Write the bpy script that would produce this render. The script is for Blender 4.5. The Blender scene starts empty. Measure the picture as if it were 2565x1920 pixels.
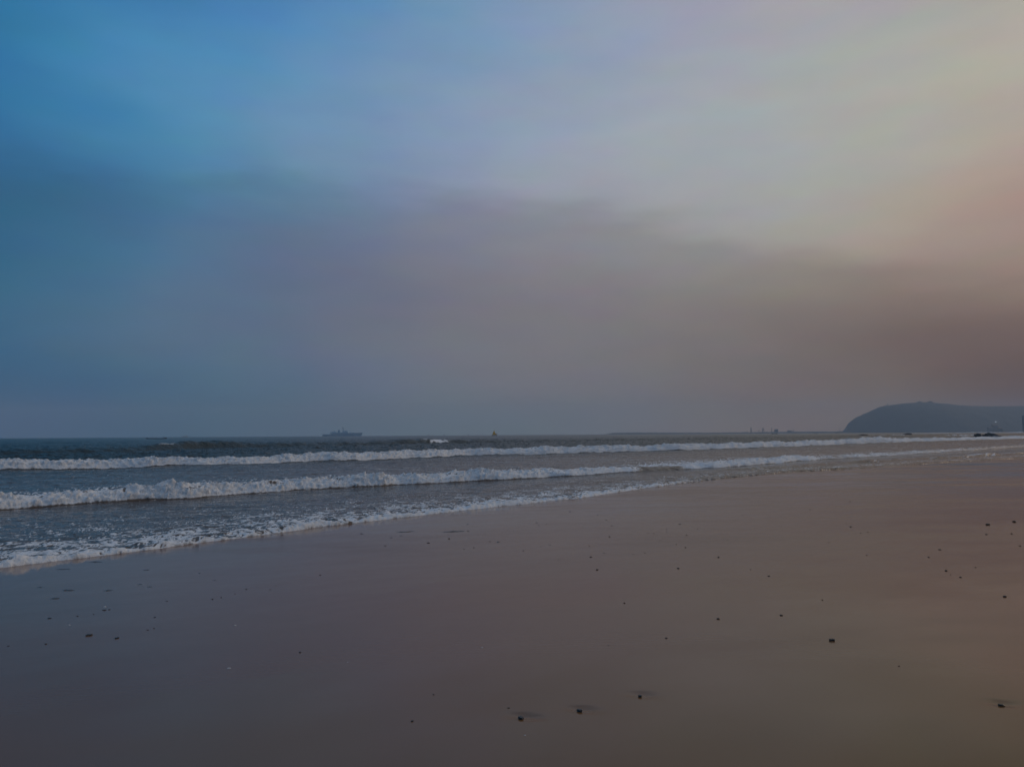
import bpy, bmesh, math, random
import numpy as np
from mathutils import Matrix, Vector

scene = bpy.context.scene
COL = scene.collection
R = math.radians
random.seed(7)

# ------------------------------------------------------------------ camera
EYE = 1.75
cam_data = bpy.data.cameras.new("camera")
cam = bpy.data.objects.new("camera", cam_data)
COL.objects.link(cam)
cam_data.sensor_width = 36.0
cam_data.lens = 36.0 * 1852.0 / 2565.0
cam_data.clip_start = 0.05
cam_data.clip_end = 60000.0
cam.matrix_world = (Matrix.Translation((0, 0, EYE)) @ Matrix.Rotation(R(90 + 3.96), 4, 'X')
                    @ Matrix.Rotation(R(-0.348), 4, 'Z'))
scene.camera = cam

# ------------------------------------------------------------------ view and render settings
scene.view_settings.view_transform = 'Standard'
scene.view_settings.look = 'None'
scene.view_settings.exposure = 0.0
scene.view_settings.gamma = 1.0
scene.view_settings.use_curve_mapping = False
scene.render.engine = 'CYCLES'
scene.cycles.use_denoising = True
scene.cycles.max_bounces = 6
scene.cycles.diffuse_bounces = 2
scene.cycles.glossy_bounces = 3
scene.cycles.volume_bounces = 1
scene.cycles.sample_clamp_indirect = 4.0

# ------------------------------------------------------------------ sky
SUN_AZ, SUN_EL = 65.0, 14.0          # degrees to the right of the view, above the horizon
world = bpy.data.worlds.new("World")
scene.world = world
world.use_nodes = True
wt = world.node_tree
wt.nodes.clear()


def node(tree, kind, **kw):
    n = tree.nodes.new(kind)
    for k, v in kw.items():
        if k.startswith('in_'):
            key = k[3:]
            n.inputs[int(key) if key.isdigit() else key].default_value = v
        else:
            setattr(n, k, v)
    return n


def math_node(tree, op, a, b=None, c=None, clamp=False):
    n = tree.nodes.new('ShaderNodeMath')
    n.operation = op
    n.use_clamp = clamp
    for i, s in enumerate((a, b, c)):
        if s is None:
            continue
        if isinstance(s, (int, float)):
            n.inputs[i].default_value = s
        else:
            tree.links.new(s, n.inputs[i])
    return n.outputs[0]


def mix_color(tree, fac, a, b, blend='MIX'):
    n = tree.nodes.new('ShaderNodeMix')
    n.data_type = 'RGBA'
    n.blend_type = blend
    n.clamp_factor = True
    for sock, s in ((n.inputs[0], fac), (n.inputs[6], a), (n.inputs[7], b)):
        if isinstance(s, (int, float)):
            sock.default_value = s
        elif isinstance(s, tuple):
            sock.default_value = s if len(s) == 4 else (*s, 1)
        else:
            tree.links.new(s, sock)
    return n.outputs[2]


# colour of the thin evening cloud: rows go up the sky, columns away from the sun
SKY_EL = [-2, 1, 3.5, 6, 9, 12, 15, 18, 22, 26, 31, 45, 75]
SKY_T = [0, 28, 37, 46, 55, 64, 73, 82, 91, 102, 130, 180]
SKY_TAB = [
    [(0.1056, 0.0108, 0.0108), (0.1153, 0.0244, 0.0100), (0.2200, 0.1234, 0.0625), (0.2731, 0.1996, 0.1626), (0.2390, 0.2202, 0.2288), (0.1824, 0.2274, 0.2612), (0.1397, 0.2058, 0.2602), (0.0890, 0.1720, 0.2594), (0.0354, 0.1462, 0.2616), (0.0100, 0.1055, 0.2849), (0.0100, 0.0989, 0.2870), (0.0090, 0.0939, 0.2870)],
    [(0.1029, 0.0108, 0.0108), (0.1115, 0.0248, 0.0100), (0.2082, 0.1152, 0.0587), (0.2718, 0.1976, 0.1613), (0.2416, 0.2199, 0.2313), (0.1907, 0.2290, 0.2663), (0.1475, 0.2096, 0.2709), (0.0959, 0.1778, 0.2720), (0.0403, 0.1547, 0.2694), (0.0100, 0.1086, 0.2908), (0.0100, 0.1012, 0.2923), (0.0090, 0.0962, 0.2923)],
    [(0.1283, 0.0476, 0.0284), (0.1306, 0.0553, 0.0362), (0.1826, 0.1073, 0.0775), (0.2372, 0.1773, 0.1560), (0.2483, 0.2198, 0.2303), (0.2282, 0.2347, 0.2794), (0.1858, 0.2267, 0.3100), (0.1316, 0.2012, 0.3159), (0.0731, 0.1878, 0.3102), (0.0100, 0.1290, 0.3059), (0.0100, 0.1179, 0.3048), (0.0090, 0.1120, 0.3048)],
    [(0.2001, 0.1122, 0.0895), (0.1924, 0.1126, 0.0920), (0.2231, 0.1540, 0.1319), (0.2504, 0.2012, 0.1830), (0.2636, 0.2344, 0.2373), (0.2515, 0.2376, 0.2699), (0.2172, 0.2348, 0.2931), (0.1604, 0.2068, 0.3151), (0.0942, 0.1953, 0.3211), (0.0189, 0.1505, 0.3076), (0.0100, 0.1374, 0.3053), (0.0090, 0.1305, 0.3053)],
    [(0.2988, 0.1992, 0.1569), (0.2805, 0.1909, 0.1521), (0.2946, 0.2211, 0.1873), (0.3035, 0.2565, 0.2343), (0.3004, 0.2682, 0.2707), (0.2705, 0.2463, 0.2726), (0.2209, 0.2249, 0.2767), (0.1600, 0.2068, 0.3114), (0.0959, 0.2051, 0.3396), (0.0229, 0.1627, 0.3148), (0.0100, 0.1509, 0.3079), (0.0090, 0.1434, 0.3079)],
    [(0.3894, 0.2772, 0.2267), (0.3651, 0.2702, 0.2230), (0.3800, 0.3058, 0.2570), (0.3598, 0.3247, 0.2961), (0.3350, 0.3069, 0.3187), (0.2898, 0.2684, 0.3071), (0.2246, 0.2302, 0.3003), (0.1537, 0.2063, 0.3362), (0.0899, 0.2208, 0.3764), (0.0277, 0.1620, 0.3068), (0.0159, 0.1512, 0.2970), (0.0143, 0.1437, 0.2970)],
    [(0.4484, 0.3058, 0.2594), (0.4153, 0.2904, 0.2473), (0.4258, 0.3607, 0.3018), (0.3868, 0.3670, 0.3492), (0.3500, 0.3448, 0.3748), (0.3002, 0.3089, 0.3825), (0.2287, 0.2654, 0.3824), (0.1520, 0.2379, 0.3886), (0.0860, 0.2228, 0.3964), (0.0351, 0.1665, 0.3220), (0.0239, 0.1535, 0.3086), (0.0215, 0.1459, 0.3086)],
    [(0.4997, 0.3899, 0.3211), (0.4595, 0.3631, 0.3050), (0.4316, 0.3921, 0.3446), (0.3992, 0.4062, 0.4041), (0.3590, 0.3828, 0.4333), (0.2937, 0.3386, 0.4465), (0.2214, 0.2935, 0.4351), (0.1432, 0.2733, 0.4184), (0.0773, 0.2330, 0.4008), (0.0270, 0.1490, 0.3325), (0.0143, 0.1383, 0.3228), (0.0129, 0.1314, 0.3228)],
    [(0.5271, 0.4656, 0.3856), (0.4833, 0.4357, 0.3684), (0.4374, 0.4318, 0.3835), (0.3974, 0.4284, 0.4289), (0.3564, 0.4022, 0.4668), (0.2761, 0.3517, 0.4825), (0.1995, 0.3138, 0.4793), (0.1260, 0.2916, 0.4729), (0.0590, 0.2429, 0.4437), (0.0145, 0.1380, 0.3350), (0.0100, 0.1228, 0.3193), (0.0090, 0.1167, 0.3193)],
    [(0.5036, 0.4575, 0.3906), (0.4566, 0.4192, 0.3656), (0.4076, 0.4068, 0.3940), (0.3888, 0.4068, 0.4322), (0.3362, 0.3819, 0.4708), (0.2543, 0.3468, 0.4862), (0.1774, 0.3140, 0.4946), (0.1100, 0.2831, 0.5084), (0.0564, 0.2378, 0.4567), (0.0167, 0.1574, 0.3336), (0.0102, 0.1401, 0.3123), (0.0092, 0.1331, 0.3123)],
    [(0.5009, 0.4376, 0.3907), (0.4502, 0.3927, 0.3646), (0.4169, 0.3724, 0.3954), (0.3764, 0.3676, 0.4440), (0.2943, 0.3503, 0.4844), (0.1993, 0.3218, 0.4917), (0.1300, 0.2851, 0.4948), (0.0861, 0.2489, 0.4918), (0.0524, 0.2125, 0.4480), (0.0100, 0.1637, 0.3751), (0.0100, 0.1547, 0.3736), (0.0090, 0.1469, 0.3736)],
    [(0.4505, 0.4229, 0.4142), (0.4096, 0.3847, 0.3850), (0.3913, 0.3735, 0.4020), (0.3690, 0.3709, 0.4287), (0.3238, 0.3614, 0.4509), (0.2716, 0.3457, 0.4549), (0.2335, 0.3255, 0.4566), (0.2094, 0.3056, 0.4550), (0.1908, 0.2856, 0.4309), (0.1675, 0.2588, 0.3908), (0.1675, 0.2538, 0.3900), (0.1508, 0.2411, 0.3900)],
    [(0.3888, 0.4050, 0.4428), (0.3600, 0.3750, 0.4100), (0.3600, 0.3750, 0.4100), (0.3600, 0.3750, 0.4100), (0.3600, 0.3750, 0.4100), (0.3600, 0.3750, 0.4100), (0.3600, 0.3750, 0.4100), (0.3600, 0.3750, 0.4100), (0.3600, 0.3750, 0.4100), (0.3600, 0.3750, 0.4100), (0.3600, 0.3750, 0.4100), (0.3240, 0.3562, 0.4100)],
]



def build_sky():
    L = wt.links
    tc = node(wt, 'ShaderNodeTexCoord')
    # slow drift of the cloud sheet: the direction is stirred a little by noise
    mp = node(wt, 'ShaderNodeMapping')
    mp.inputs['Scale'].default_value = (1.6, 1.6, 5.0)
    L.new(tc.outputs['Generated'], mp.inputs[0])
    nz = node(wt, 'ShaderNodeTexNoise', in_Scale=1.7, in_Detail=3.0, in_Roughness=0.45)
    L.new(mp.outputs[0], nz.inputs['Vector'])
    sp = node(wt, 'ShaderNodeSeparateColor')
    L.new(nz.outputs['Color'], sp.inputs[0])
    sx = node(wt, 'ShaderNodeSeparateXYZ')
    L.new(tc.outputs['Generated'], sx.inputs[0])
    x, y, z = sx.outputs
    el = math_node(wt, 'MULTIPLY', math_node(wt, 'ARCSINE', z), 180 / math.pi)
    hx = math_node(wt, 'MULTIPLY', x, math.sin(R(SUN_AZ)))
    dot = math_node(wt, 'MULTIPLY_ADD', y, math.cos(R(SUN_AZ)), hx)
    hl = math_node(wt, 'SQRT', math_node(wt, 'ADD', math_node(wt, 'MULTIPLY', x, x), math_node(wt, 'MULTIPLY', y, y)))
    cosd = math_node(wt, 'DIVIDE', dot, math_node(wt, 'MAXIMUM', hl, 1e-4))
    az = math_node(wt, 'MULTIPLY', math_node(wt, 'ARCCOSINE', cosd), 1 / math.pi)
    stir_a = math_node(wt, 'SUBTRACT', sp.outputs[0], 0.5)
    stir_e = math_node(wt, 'SUBTRACT', sp.outputs[1], 0.5)
    az = math_node(wt, 'MULTIPLY_ADD', stir_a, 0.10, az)
    # less stirring near the horizon, where the haze is even
    amt = math_node(wt, 'MULTIPLY', math_node(wt, 'MULTIPLY', el, 0.12, clamp=True), 5.5)
    el = math_node(wt, 'MULTIPLY_ADD', stir_e, amt, el)
    col = None
    for i, e in enumerate(SKY_EL):
        rp = node(wt, 'ShaderNodeValToRGB')
        cr = rp.color_ramp
        cr.interpolation = 'CARDINAL'
        while len(cr.elements) < len(SKY_T):
            cr.elements.new(0.5)
        for j, t in enumerate(SKY_T):
            cr.elements[j].position = t / 180.0
        for j, t in enumerate(SKY_T):
            cr.elements[j].color = (*SKY_TAB[i][j], 1)
        L.new(az, rp.inputs[0])
        if col is None:
            col = rp.outputs[0]
        else:
            mr = node(wt, 'ShaderNodeMapRange')
            mr.inputs[1].default_value = SKY_EL[i - 1]
            mr.inputs[2].default_value = e
            L.new(el, mr.inputs[0])
            col = mix_color(wt, mr.outputs[0], col, rp.outputs[0])
    # smoky bank: everything under its ragged upper edge is a little duller
    ep = node(wt, 'ShaderNodeValToRGB')
    ce = ep.color_ramp
    ce.interpolation = 'B_SPLINE'
    EDGE = [(0, 7.5), (30, 9.6), (38, 12.4), (45, 14.6), (52, 16.2), (62, 17.4), (76, 18.2), (95, 18.4), (180, 19)]
    while len(ce.elements) < len(EDGE):
        ce.elements.new(0.5)
    for j, (t_, e_) in enumerate(EDGE):
        ce.elements[j].position = t_ / 180.0
    for j, (t_, e_) in enumerate(EDGE):
        ce.elements[j].color = (e_ / 40.0,) * 3 + (1,)
    L.new(az, ep.inputs[0])
    mp2 = node(wt, 'ShaderNodeMapping')
    mp2.inputs['Scale'].default_value = (1.3, 1.3, 7.0)
    L.new(tc.outputs['Generated'], mp2.inputs[0])
    nz3 = node(wt, 'ShaderNodeTexNoise', in_Scale=3.2, in_Detail=6.0, in_Roughness=0.55)
    L.new(mp2.outputs[0], nz3.inputs['Vector'])
    wisp = math_node(wt, 'SUBTRACT', nz3.outputs[0], 0.5)
    gap = math_node(wt, 'SUBTRACT', math_node(wt, 'MULTIPLY', ep.outputs[0], 40.0), el)
    gap = math_node(wt, 'MULTIPLY_ADD', wisp, 7.0, gap)
    bank = node(wt, 'ShaderNodeMapRange', interpolation_type='SMOOTHSTEP')
    bank.inputs[1].default_value = -1.2
    bank.inputs[2].default_value = 2.4
    L.new(gap, bank.inputs[0])
    dull = math_node(wt, 'MULTIPLY_ADD', bank.outputs[0], -0.22, 1.0)
    streak = math_node(wt, 'MULTIPLY_ADD', wisp, 0.07, dull)
    cs = node(wt, 'ShaderNodeCombineColor')
    for i_ in range(3):
        L.new(streak, cs.inputs[i_])
    col = mix_color(wt, 1.0, col, cs.outputs[0], 'MULTIPLY')
    # faint colour mottling of the cloud sheet
    nz2 = node(wt, 'ShaderNodeTexNoise', in_Scale=7.0, in_Detail=4.0, in_Roughness=0.55)
    L.new(mp.outputs[0], nz2.inputs['Vector'])
    mot = mix_color(wt, 0.10, (0.5, 0.5, 0.5), nz2.outputs['Color'])
    col = mix_color(wt, 1.0, col, mix_color(wt, 1.0, mot, (2.0, 2.0, 2.0), 'MULTIPLY'), 'MULTIPLY')
    sky = node(wt, 'ShaderNodeTexSky')
    sky.sky_type = 'NISHITA'
    sky.sun_disc = False
    sky.sun_elevation = R(SUN_EL)
    sky.sun_rotation = R(SUN_AZ)
    sky.dust_density = 2.0
    skyc = mix_color(wt, 1.0, sky.outputs[0], (SKY_STR, SKY_STR, SKY_STR), 'MULTIPLY')
    col = mix_color(wt, CLOUD_COVER, skyc, col)
    bg = node(wt, 'ShaderNodeBackground', in_Strength=1.0)
    out = node(wt, 'ShaderNodeOutputWorld')
    L.new(col, bg.inputs[0])
    L.new(bg.outputs[0], out.inputs[0])


SKY_STR, CLOUD_COVER = 0.05, 0.95
build_sky()

# ------------------------------------------------------------------ sun, veiled by the cloud
sun_data = bpy.data.lights.new("sun", 'SUN')
sun_data.energy = 0.5
sun_data.angle = R(14)
sun_data.color = (1.0, 0.80, 0.62)
sun = bpy.data.objects.new("sun", sun_data)
COL.objects.link(sun)
sd = Vector((math.sin(R(SUN_AZ)) * math.cos(R(SUN_EL)), math.cos(R(SUN_AZ)) * math.cos(R(SUN_EL)), math.sin(R(SUN_EL))))
sun.rotation_euler = sd.to_track_quat('Z', 'Y').to_euler()

# ------------------------------------------------------------------ helpers
def tag(o, label=None, cat=None, group=None, kind=None):
    for k, v in (('label', label), ('category', cat), ('group', group), ('kind', kind)):
        if v:
            o[k] = v
    return o


def link(name, mesh, parent=None, mat=None):
    o = bpy.data.objects.new(name, mesh)
    COL.objects.link(o)
    if mat is not None and mesh is not None and not mesh.materials:
        mesh.materials.append(mat)
    if parent is not None:
        o.parent = parent
    return o


def empty(name, loc, rz=0.0):
    o = bpy.data.objects.new(name, None)
    COL.objects.link(o)
    o.location = loc
    o.rotation_euler = (0, 0, rz)
    o.empty_display_size = 0.2
    return o


def _hash(ix, iy, seed):
    h = (ix.astype(np.int64) * 374761393 + iy.astype(np.int64) * 668265263 + seed * 974634777) & 0xFFFFFFFF
    h = ((h ^ (h >> 13)) * 1274126177) & 0xFFFFFFFF
    h = ((h ^ (h >> 16)) * 2246822519) & 0xFFFFFFFF
    return (h ^ (h >> 15)).astype(np.float64) / 4294967296.0


def perlin(x, y, seed=0):
    x, y = np.broadcast_arrays(np.asarray(x, float), np.asarray(y, float))
    x0 = np.floor(x); y0 = np.floor(y)
    fx = x - x0; fy = y - y0
    ux = fx * fx * fx * (fx * (fx * 6 - 15) + 10)
    uy = fy * fy * fy * (fy * (fy * 6 - 15) + 10)

    def g(ix, iy, dx, dy):
        a = _hash(ix, iy, seed) * (2 * np.pi)
        return np.cos(a) * dx + np.sin(a) * dy
    a = g(x0, y0, fx, fy); b = g(x0 + 1, y0, fx - 1, fy)
    c = g(x0, y0 + 1, fx, fy - 1); d = g(x0 + 1, y0 + 1, fx - 1, fy - 1)
    ab = a + (b - a) * ux
    return 1.5 * (ab + ((c + (d - c) * ux) - ab) * uy)


def fbm(x, y, seed=0, octaves=3):
    s = 0.0; a = 1.0
    for i in range(octaves):
        s = s + a * perlin(x * 2.03 ** i, y * 2.03 ** i, seed + i * 17)
        a *= 0.5
    return s


def sstep(a, b, x):
    t = np.clip((x - a) / (b - a), 0, 1)
    return t * t * (3 - 2 * t)


def grid_mesh(name, X, Y, Z, attrs=None, smooth=True):
    r, c = X.shape
    me = bpy.data.meshes.new(name)
    co = np.stack([X, Y, Z], -1).reshape(-1, 3).astype(np.float32)
    me.vertices.add(r * c)
    me.vertices.foreach_set('co', co.ravel())
    i = np.arange((r - 1) * (c - 1))
    a = (i // (c - 1)) * c + i % (c - 1)
    f = np.stack([a, a + 1, a + c + 1, a + c], -1).astype(np.int32)
    me.loops.add(f.size)
    me.loops.foreach_set('vertex_index', f.ravel())
    me.polygons.add(len(f))
    me.polygons.foreach_set('loop_start', (np.arange(len(f)) * 4).astype(np.int32))
    if smooth:
        me.polygons.foreach_set('use_smooth', np.ones(len(f), bool))
    for k, v in (attrs or {}).items():
        at = me.attributes.new(k, 'FLOAT', 'POINT')
        at.data.foreach_set('value', np.broadcast_to(v, X.shape).ravel().astype(np.float32))
    me.update(calc_edges=True)
    me.validate()
    return me


def simple_mat(name, color, rough=0.7, noise=0.15, scale=3.0, bump=0.0, metallic=0.0):
    m = bpy.data.materials.new(name)
    m.use_nodes = True
    t = m.node_tree
    b = t.nodes['Principled BSDF']
    b.inputs['Roughness'].default_value = rough
    b.inputs['Metallic'].default_value = metallic
    tc = node(t, 'ShaderNodeTexCoord')
    nz = node(t, 'ShaderNodeTexNoise', in_Scale=scale, in_Detail=4.0)
    t.links.new(tc.outputs['Object'], nz.inputs['Vector'])
    lo = tuple(c * (1 - noise) for c in color)
    hi = tuple(min(1, c * (1 + noise)) for c in color)
    t.links.new(mix_color(t, nz.outputs[0], lo, hi), b.inputs['Base Color'])
    if bump:
        bp = node(t, 'ShaderNodeBump', in_Strength=bump, in_Distance=0.1)
        t.links.new(nz.outputs[0], bp.inputs['Height'])
        t.links.new(bp.outputs[0], b.inputs['Normal'])
    return m


# ------------------------------------------------------------------ the shore: u runs along it, v out to sea
TH = R(43)
DU = (math.cos(TH), math.sin(TH))
DV = (-math.sin(TH), math.cos(TH))


def to_uv(x, y):
    return x * DU[0] + y * DU[1], x * DV[0] + y * DV[1]


def to_xy(u, v):
    return u * DU[0] + v * DV[0], u * DU[1] + v * DV[1]


SH_U = [-60, 1.84, 3.32, 5.22, 7.77, 10.93, 15.24, 19.77, 23.36, 31.5, 39.51, 47.95, 57.28, 80, 140, 400]
SH_V = [11.6, 12.12, 12.34, 12.68, 13.19, 13.41, 13.69, 14.73, 15.33, 15.88, 14.95, 14.27, 12.9, 11.5, 12.5, 12]


def shore_v(u):
    return np.interp(u, SH_U, SH_V) + 0.10 * perlin(u * 0.55, 0.3, 3) + 0.05 * perlin(u * 1.7, 7.3, 4)


def mid_v(u):
    return (np.interp(u, [-40, 3, 6, 9, 13, 17.7, 23.5, 28.2, 30.5, 35, 47, 57, 90], [22, 21.9, 21.9, 22.1, 22, 21.7, 21.15, 21.0, 20.6, 20.4, 21.9, 21.6, 22])
            + 0.30 * perlin(u * 0.35, 1.3, 5) + 0.12 * perlin(u * 1.1, 2.3, 6))


def outer_v(u):
    return (np.interp(u, [-40, 7, 12.4, 18.7, 26.9, 39.7, 52, 67.4, 100, 153, 218], [47.5, 47.1, 46.5, 45.9, 46.1, 47.9, 46.6, 44.8, 46.9, 49, 48])
            + 0.5 * perlin(u * 0.16, 4.3, 8) + 0.2 * perlin(u * 0.6, 5.3, 9))


def swell_v(u):
    return np.interp(u, [-20, 14, 22, 35, 48, 72, 83, 120, 400], [80, 82.3, 86, 96, 100, 107, 109, 112, 112]) + 1.2 * perlin(u * 0.06, 8.8, 10)


def sand_z(x, y):
    u, v = to_uv(np.asarray(x, float), np.asarray(y, float))
    s = np.interp(u, SH_U, SH_V) - v
    return np.where(s > 0, 0.012 * np.minimum(s, 60), np.maximum(0.03 * s, -2.5))


# ------------------------------------------------------------------ sea
def build_sea():
    vb = np.concatenate([
        np.linspace(13.0, 16.2, 120, endpoint=False), np.linspace(16.2, 20.9, 80, endpoint=False),
        np.linspace(20.9, 24.6, 130, endpoint=False), np.linspace(24.6, 46.0, 150, endpoint=False),
        np.linspace(46.0, 51.0, 110, endpoint=False), np.linspace(51.0, 94.0, 140, endpoint=False),
        np.linspace(94.0, 106.0, 70, endpoint=False)])
    phi = np.concatenate([np.arange(-40, 4, 0.8), np.arange(4, 81, 0.085), np.arange(81, 86.6, 0.35)])
    tp = np.tan(np.radians(phi))
    q = np.linspace(0, 1, 330)
    far = 106.0 * (6300 * np.cos(np.radians(phi))[None, :] / 106.0) ** (q[:, None] ** 1.6)
    V0 = np.concatenate([np.repeat(vb[:, None], len(phi), 1), far])
    U = V0 * tp[None, :]
    # slide the rows onto the lines of the waves
    kn = [12.5, 16.2, 20.9, 24.7, 46.0, 51.2, 94, 106, 220]
    offs = [shore_v(U) - 13.5, mid_v(U) - 21.7, outer_v(U) - 47.0, swell_v(U) - 100.0]
    idx = [0, 0, 1, 1, 2, 2, 3, 3, None]
    off = np.zeros_like(V0)
    for a in range(len(kn) - 1):
        m = (V0 >= kn[a]) & (V0 < kn[a + 1])
        w = (V0 - kn[a]) / (kn[a + 1] - kn[a])
        o0 = offs[idx[a]]
        o1 = offs[idx[a + 1]] if idx[a + 1] is not None else 0 * V0
        off = np.where(m, o0 * (1 - w) + o1 * w, off)
    off = np.where(V0 < kn[0], offs[0], off)
    V = V0 + off
    ss, sm, so, sw = V - shore_v(U), V - mid_v(U), V - outer_v(U), V - swell_v(U)

    # --- heights
    def bore(s, lf, lb, h):
        return h * sstep(0, lf, s) * np.exp(-np.maximum(s - lf, 0) / lb)
    hm = np.interp(U, [0, 6, 12, 18, 24, 28, 30, 33, 40, 46, 50, 60, 80, 200], [.33, .38, .42, .40, .32, .20, .18, .27, .36, .32, .22, .22, .25, .2])
    hm = 0.76 * hm * (1 + 0.30 * perlin(U * 0.45, 0.7, 21) + 0.2 * perlin(U * 1.3, 0.9, 22))
    bm_ = np.interp(U, [0, 27, 28.4, 30.2, 31.6, 46, 48.5, 51, 54, 70, 90], [1, 1, 0, 0, 1, 1, .5, .45, .6, .5, .35])
    ho = np.interp(U, [0, 30, 50, 90, 118, 127, 138, 160, 250, 500, 900], [.50, .52, .60, .66, .75, 1.1, .75, .60, .55, .4, .2])
    ho = 0.82 * ho * (1 + 0.22 * perlin(U * 0.3, 1.7, 23) + 0.14 * perlin(U * 0.9, 3.9, 24))
    bo = np.interp(U, [0, 260, 330, 700], [1, 1, .55, .0])
    hw = np.interp(U, [0, 14, 22, 28, 33, 41, 47, 60, 70, 80, 90, 105, 140, 300], [.35, .5, .45, .7, 1.1, 1.0, .65, .45, .7, 1.05, .6, .3, .2, .2])
    hs = np.interp(U, [0, 20, 26, 40, 60], [.055, .05, .04, .03, .04]) * (1 + 0.5 * perlin(U * 0.8, 3.3, 25))
    z = bore(sm, 0.42, 2.2, hm) + bore(so, 0.6, 3.6, ho) + bore(ss, 0.16, 1.6, hs)
    s2 = ss - 2.8 - 0.8 * perlin(U * 0.13, 9.1, 26)
    m2 = np.interp(U, [30, 38, 60, 90, 160], [0, 1, 1, .8, 0]) * np.clip(0.7 + 0.9 * perlin(U * 0.25, 2.2, 27), 0, 1.2)
    z += bore(s2, 0.3, 1.3, 0.16 * m2)
    z += hw * np.exp(-(np.where(sw < 0, sw / 1.1, sw / 4.0)) ** 2)
    # second, lower swell lines further out
    for v1, h1, sd_ in ((135, .45, 31), (175, .45, 32), (230, .35, 33), (320, .3, 34)):
        s1 = V - v1 - 6 * perlin(U * 0.02, 0.1 * v1, sd_)
        z += h1 * np.clip(0.5 + 1.2 * perlin(U * 0.03, v1, sd_ + 5), 0, 1.3) * np.exp(-(np.where(s1 < 0, s1 / 2.0, s1 / 6.0)) ** 2)
    amp = np.interp(V, [12, 14, 18, 21, 26, 44, 50, 70, 120, 300, 900, 3000], [.008, .030, .036, .030, .075, .065, .12, .20, .26, .20, .14, .1])
    near = V < 140
    c = np.zeros_like(V)
    c += 0.9 * perlin(U * 0.22, V * 0.50, 41) + 0.6 * perlin(U * 0.6 + 3, V * 1.2, 42)
    c += np.where(near, 0.45 * perlin(U * 1.6, V * 2.9 + 2, 43) + 0.28 * perlin(U * 3.7, V * 6.1, 44), 0.45 * perlin(U * 0.11, V * 0.2, 45))
    crest = 1 - 2.4 * np.abs(perlin(U * 0.17 + 0.6 * perlin(U * .1, V * .1, 48), V * 0.36, 49))
    crest2 = 1 - 2.4 * np.abs(perlin(U * 0.42, V * 0.80, 50))
    c += sstep(45, 60, V) * (0.75 * np.clip(crest, -.5, 1) + 0.4 * np.clip(crest2, -.5, 1))
    calm = 1 - 0.7 * np.exp(-((sm + 1.2) / 1.0) ** 2)
    calm = calm * (1 - 0.45 * np.exp(-((sw + 1.0) / 2.5) ** 2))
    z += amp * c * calm
    # ripples crossing the churned water behind the two near fronts
    churn = np.exp(-np.maximum(ss, 0) / 1.8) * (ss > 0) + 0.9 * np.exp(-np.maximum(sm - .5, 0) / 1.8) * (sm > .3) * bm_
    rip = perlin(U * 3.1, V * 5.0, 46) + 0.6 * perlin(U * 7, V * 10, 47)
    z += 0.042 * churn * rip

    # --- foam
    n1 = perlin(U * 1.1, V * 1.3, 51); n2 = perlin(U * 2.6, V * 3.0, 52); n3 = perlin(U * 6.0, V * 6.5, 53)
    wob = n1 * 0.5 + n2 * 0.35 + n3 * 0.25
    wx = U + 0.25 * n1; wy = V + 0.25 * n2
    r1 = 1 - np.abs(perlin(wx * 1.0, wy * 1.9, 54)) * 1.6
    r2 = 1 - np.abs(perlin(wx * 3.0, wy * 5.0, 55)) * 1.6
    r3 = 1 - np.abs(perlin(wx * 7.5, wy * 11.0, 56)) * 1.6
    r4 = 1 - np.abs(perlin(wx * 15.0, wy * 21.0, 57)) * 1.6
    web = 0.16 * r1 + 0.28 * r2 + 0.32 * r3 + 0.24 * r4 + 0.11

    def lace(d):               # d: 0 no foam, 1 closed sheet
        t = 1.02 - 0.66 * d
        return sstep(t, t + 0.13, web) * (0.6 + 0.35 * d) * (d > 0.01)
    dm = sstep(0.0, 0.05, sm - 0.03 - 0.05 * wob) * (1 - sstep(0.42, 0.85, sm + 0.5 * wob)) * bm_
    lm = lace(np.clip(0.82 * np.exp(-(np.maximum(sm - 0.6, 0) / 6.0) ** 2) * (1 + 0.5 * n1), 0, 1) * (sm > 0.1) * bm_)
    do = sstep(0.0, 0.08, so - 0.03 - 0.06 * wob) * (1 - sstep(0.6, 1.4, so + 0.9 * wob)) * bo
    lo = lace(np.clip(0.9 * np.exp(-np.maximum(so - 1.2, 0) / 2.6) * (1 + 0.4 * n1), 0, 1) * (so > 0.1) * bo)
    edge = np.interp(U, [0, 17, 21, 25, 60], [1, 1, .75, .25, .2])
    ds = sstep(0.005, 0.04, ss) * (1 - 0.75 * sstep(0.18, 0.42, perlin(U * 1.4, V * 3.1, 66)) * sstep(0.06, 0.16, ss)) * (1 - sstep(0.10, 0.34, ss / np.clip(0.60 + 1.3 * perlin(U * 0.9, 6.6, 59), .18, 1.5) + 0.30 * wob)) * edge
    hole = sstep(0.10, 0.45, perlin(U * 0.9, V * 1.9, 67) + 0.45 * n2)
    dm = dm * (1 - 0.85 * hole * sstep(0.14, 0.34, sm))
    do = do * (1 - 0.80 * hole * sstep(0.25, 0.60, so))
    dens = np.interp(U, [0, 8, 20, 26, 40, 60], [.68, .66, .62, .50, .56, .55])
    width = np.interp(U, [0, 8, 20, 30, 60], [6.0, 5.0, 3.4, 2.8, 3.0])
    band = np.exp(-np.maximum(ss - 0.3, 0) / width) * np.where(U < 22, 1, sstep(0.3, 1.0, ss))
    ls = lace(np.clip(dens * band * (1 + 0.45 * n1), 0, 1) * (ss > 0.03))
    ls = np.maximum(ls, lace(np.clip(0.72 * m2 * np.exp(-np.abs(s2 - 0.7) / 1.0) * (1 + 0.5 * n1), 0, 1) * (s2 > 0.05)))
    # dribbles of foam left on the flat water between the fronts
    old = lace(np.clip(0.16 + 0.34 * perlin(U * 0.12, V * 0.35, 58), 0, .40) * (ss > 1) * (so < 0)) * 0.55
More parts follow.
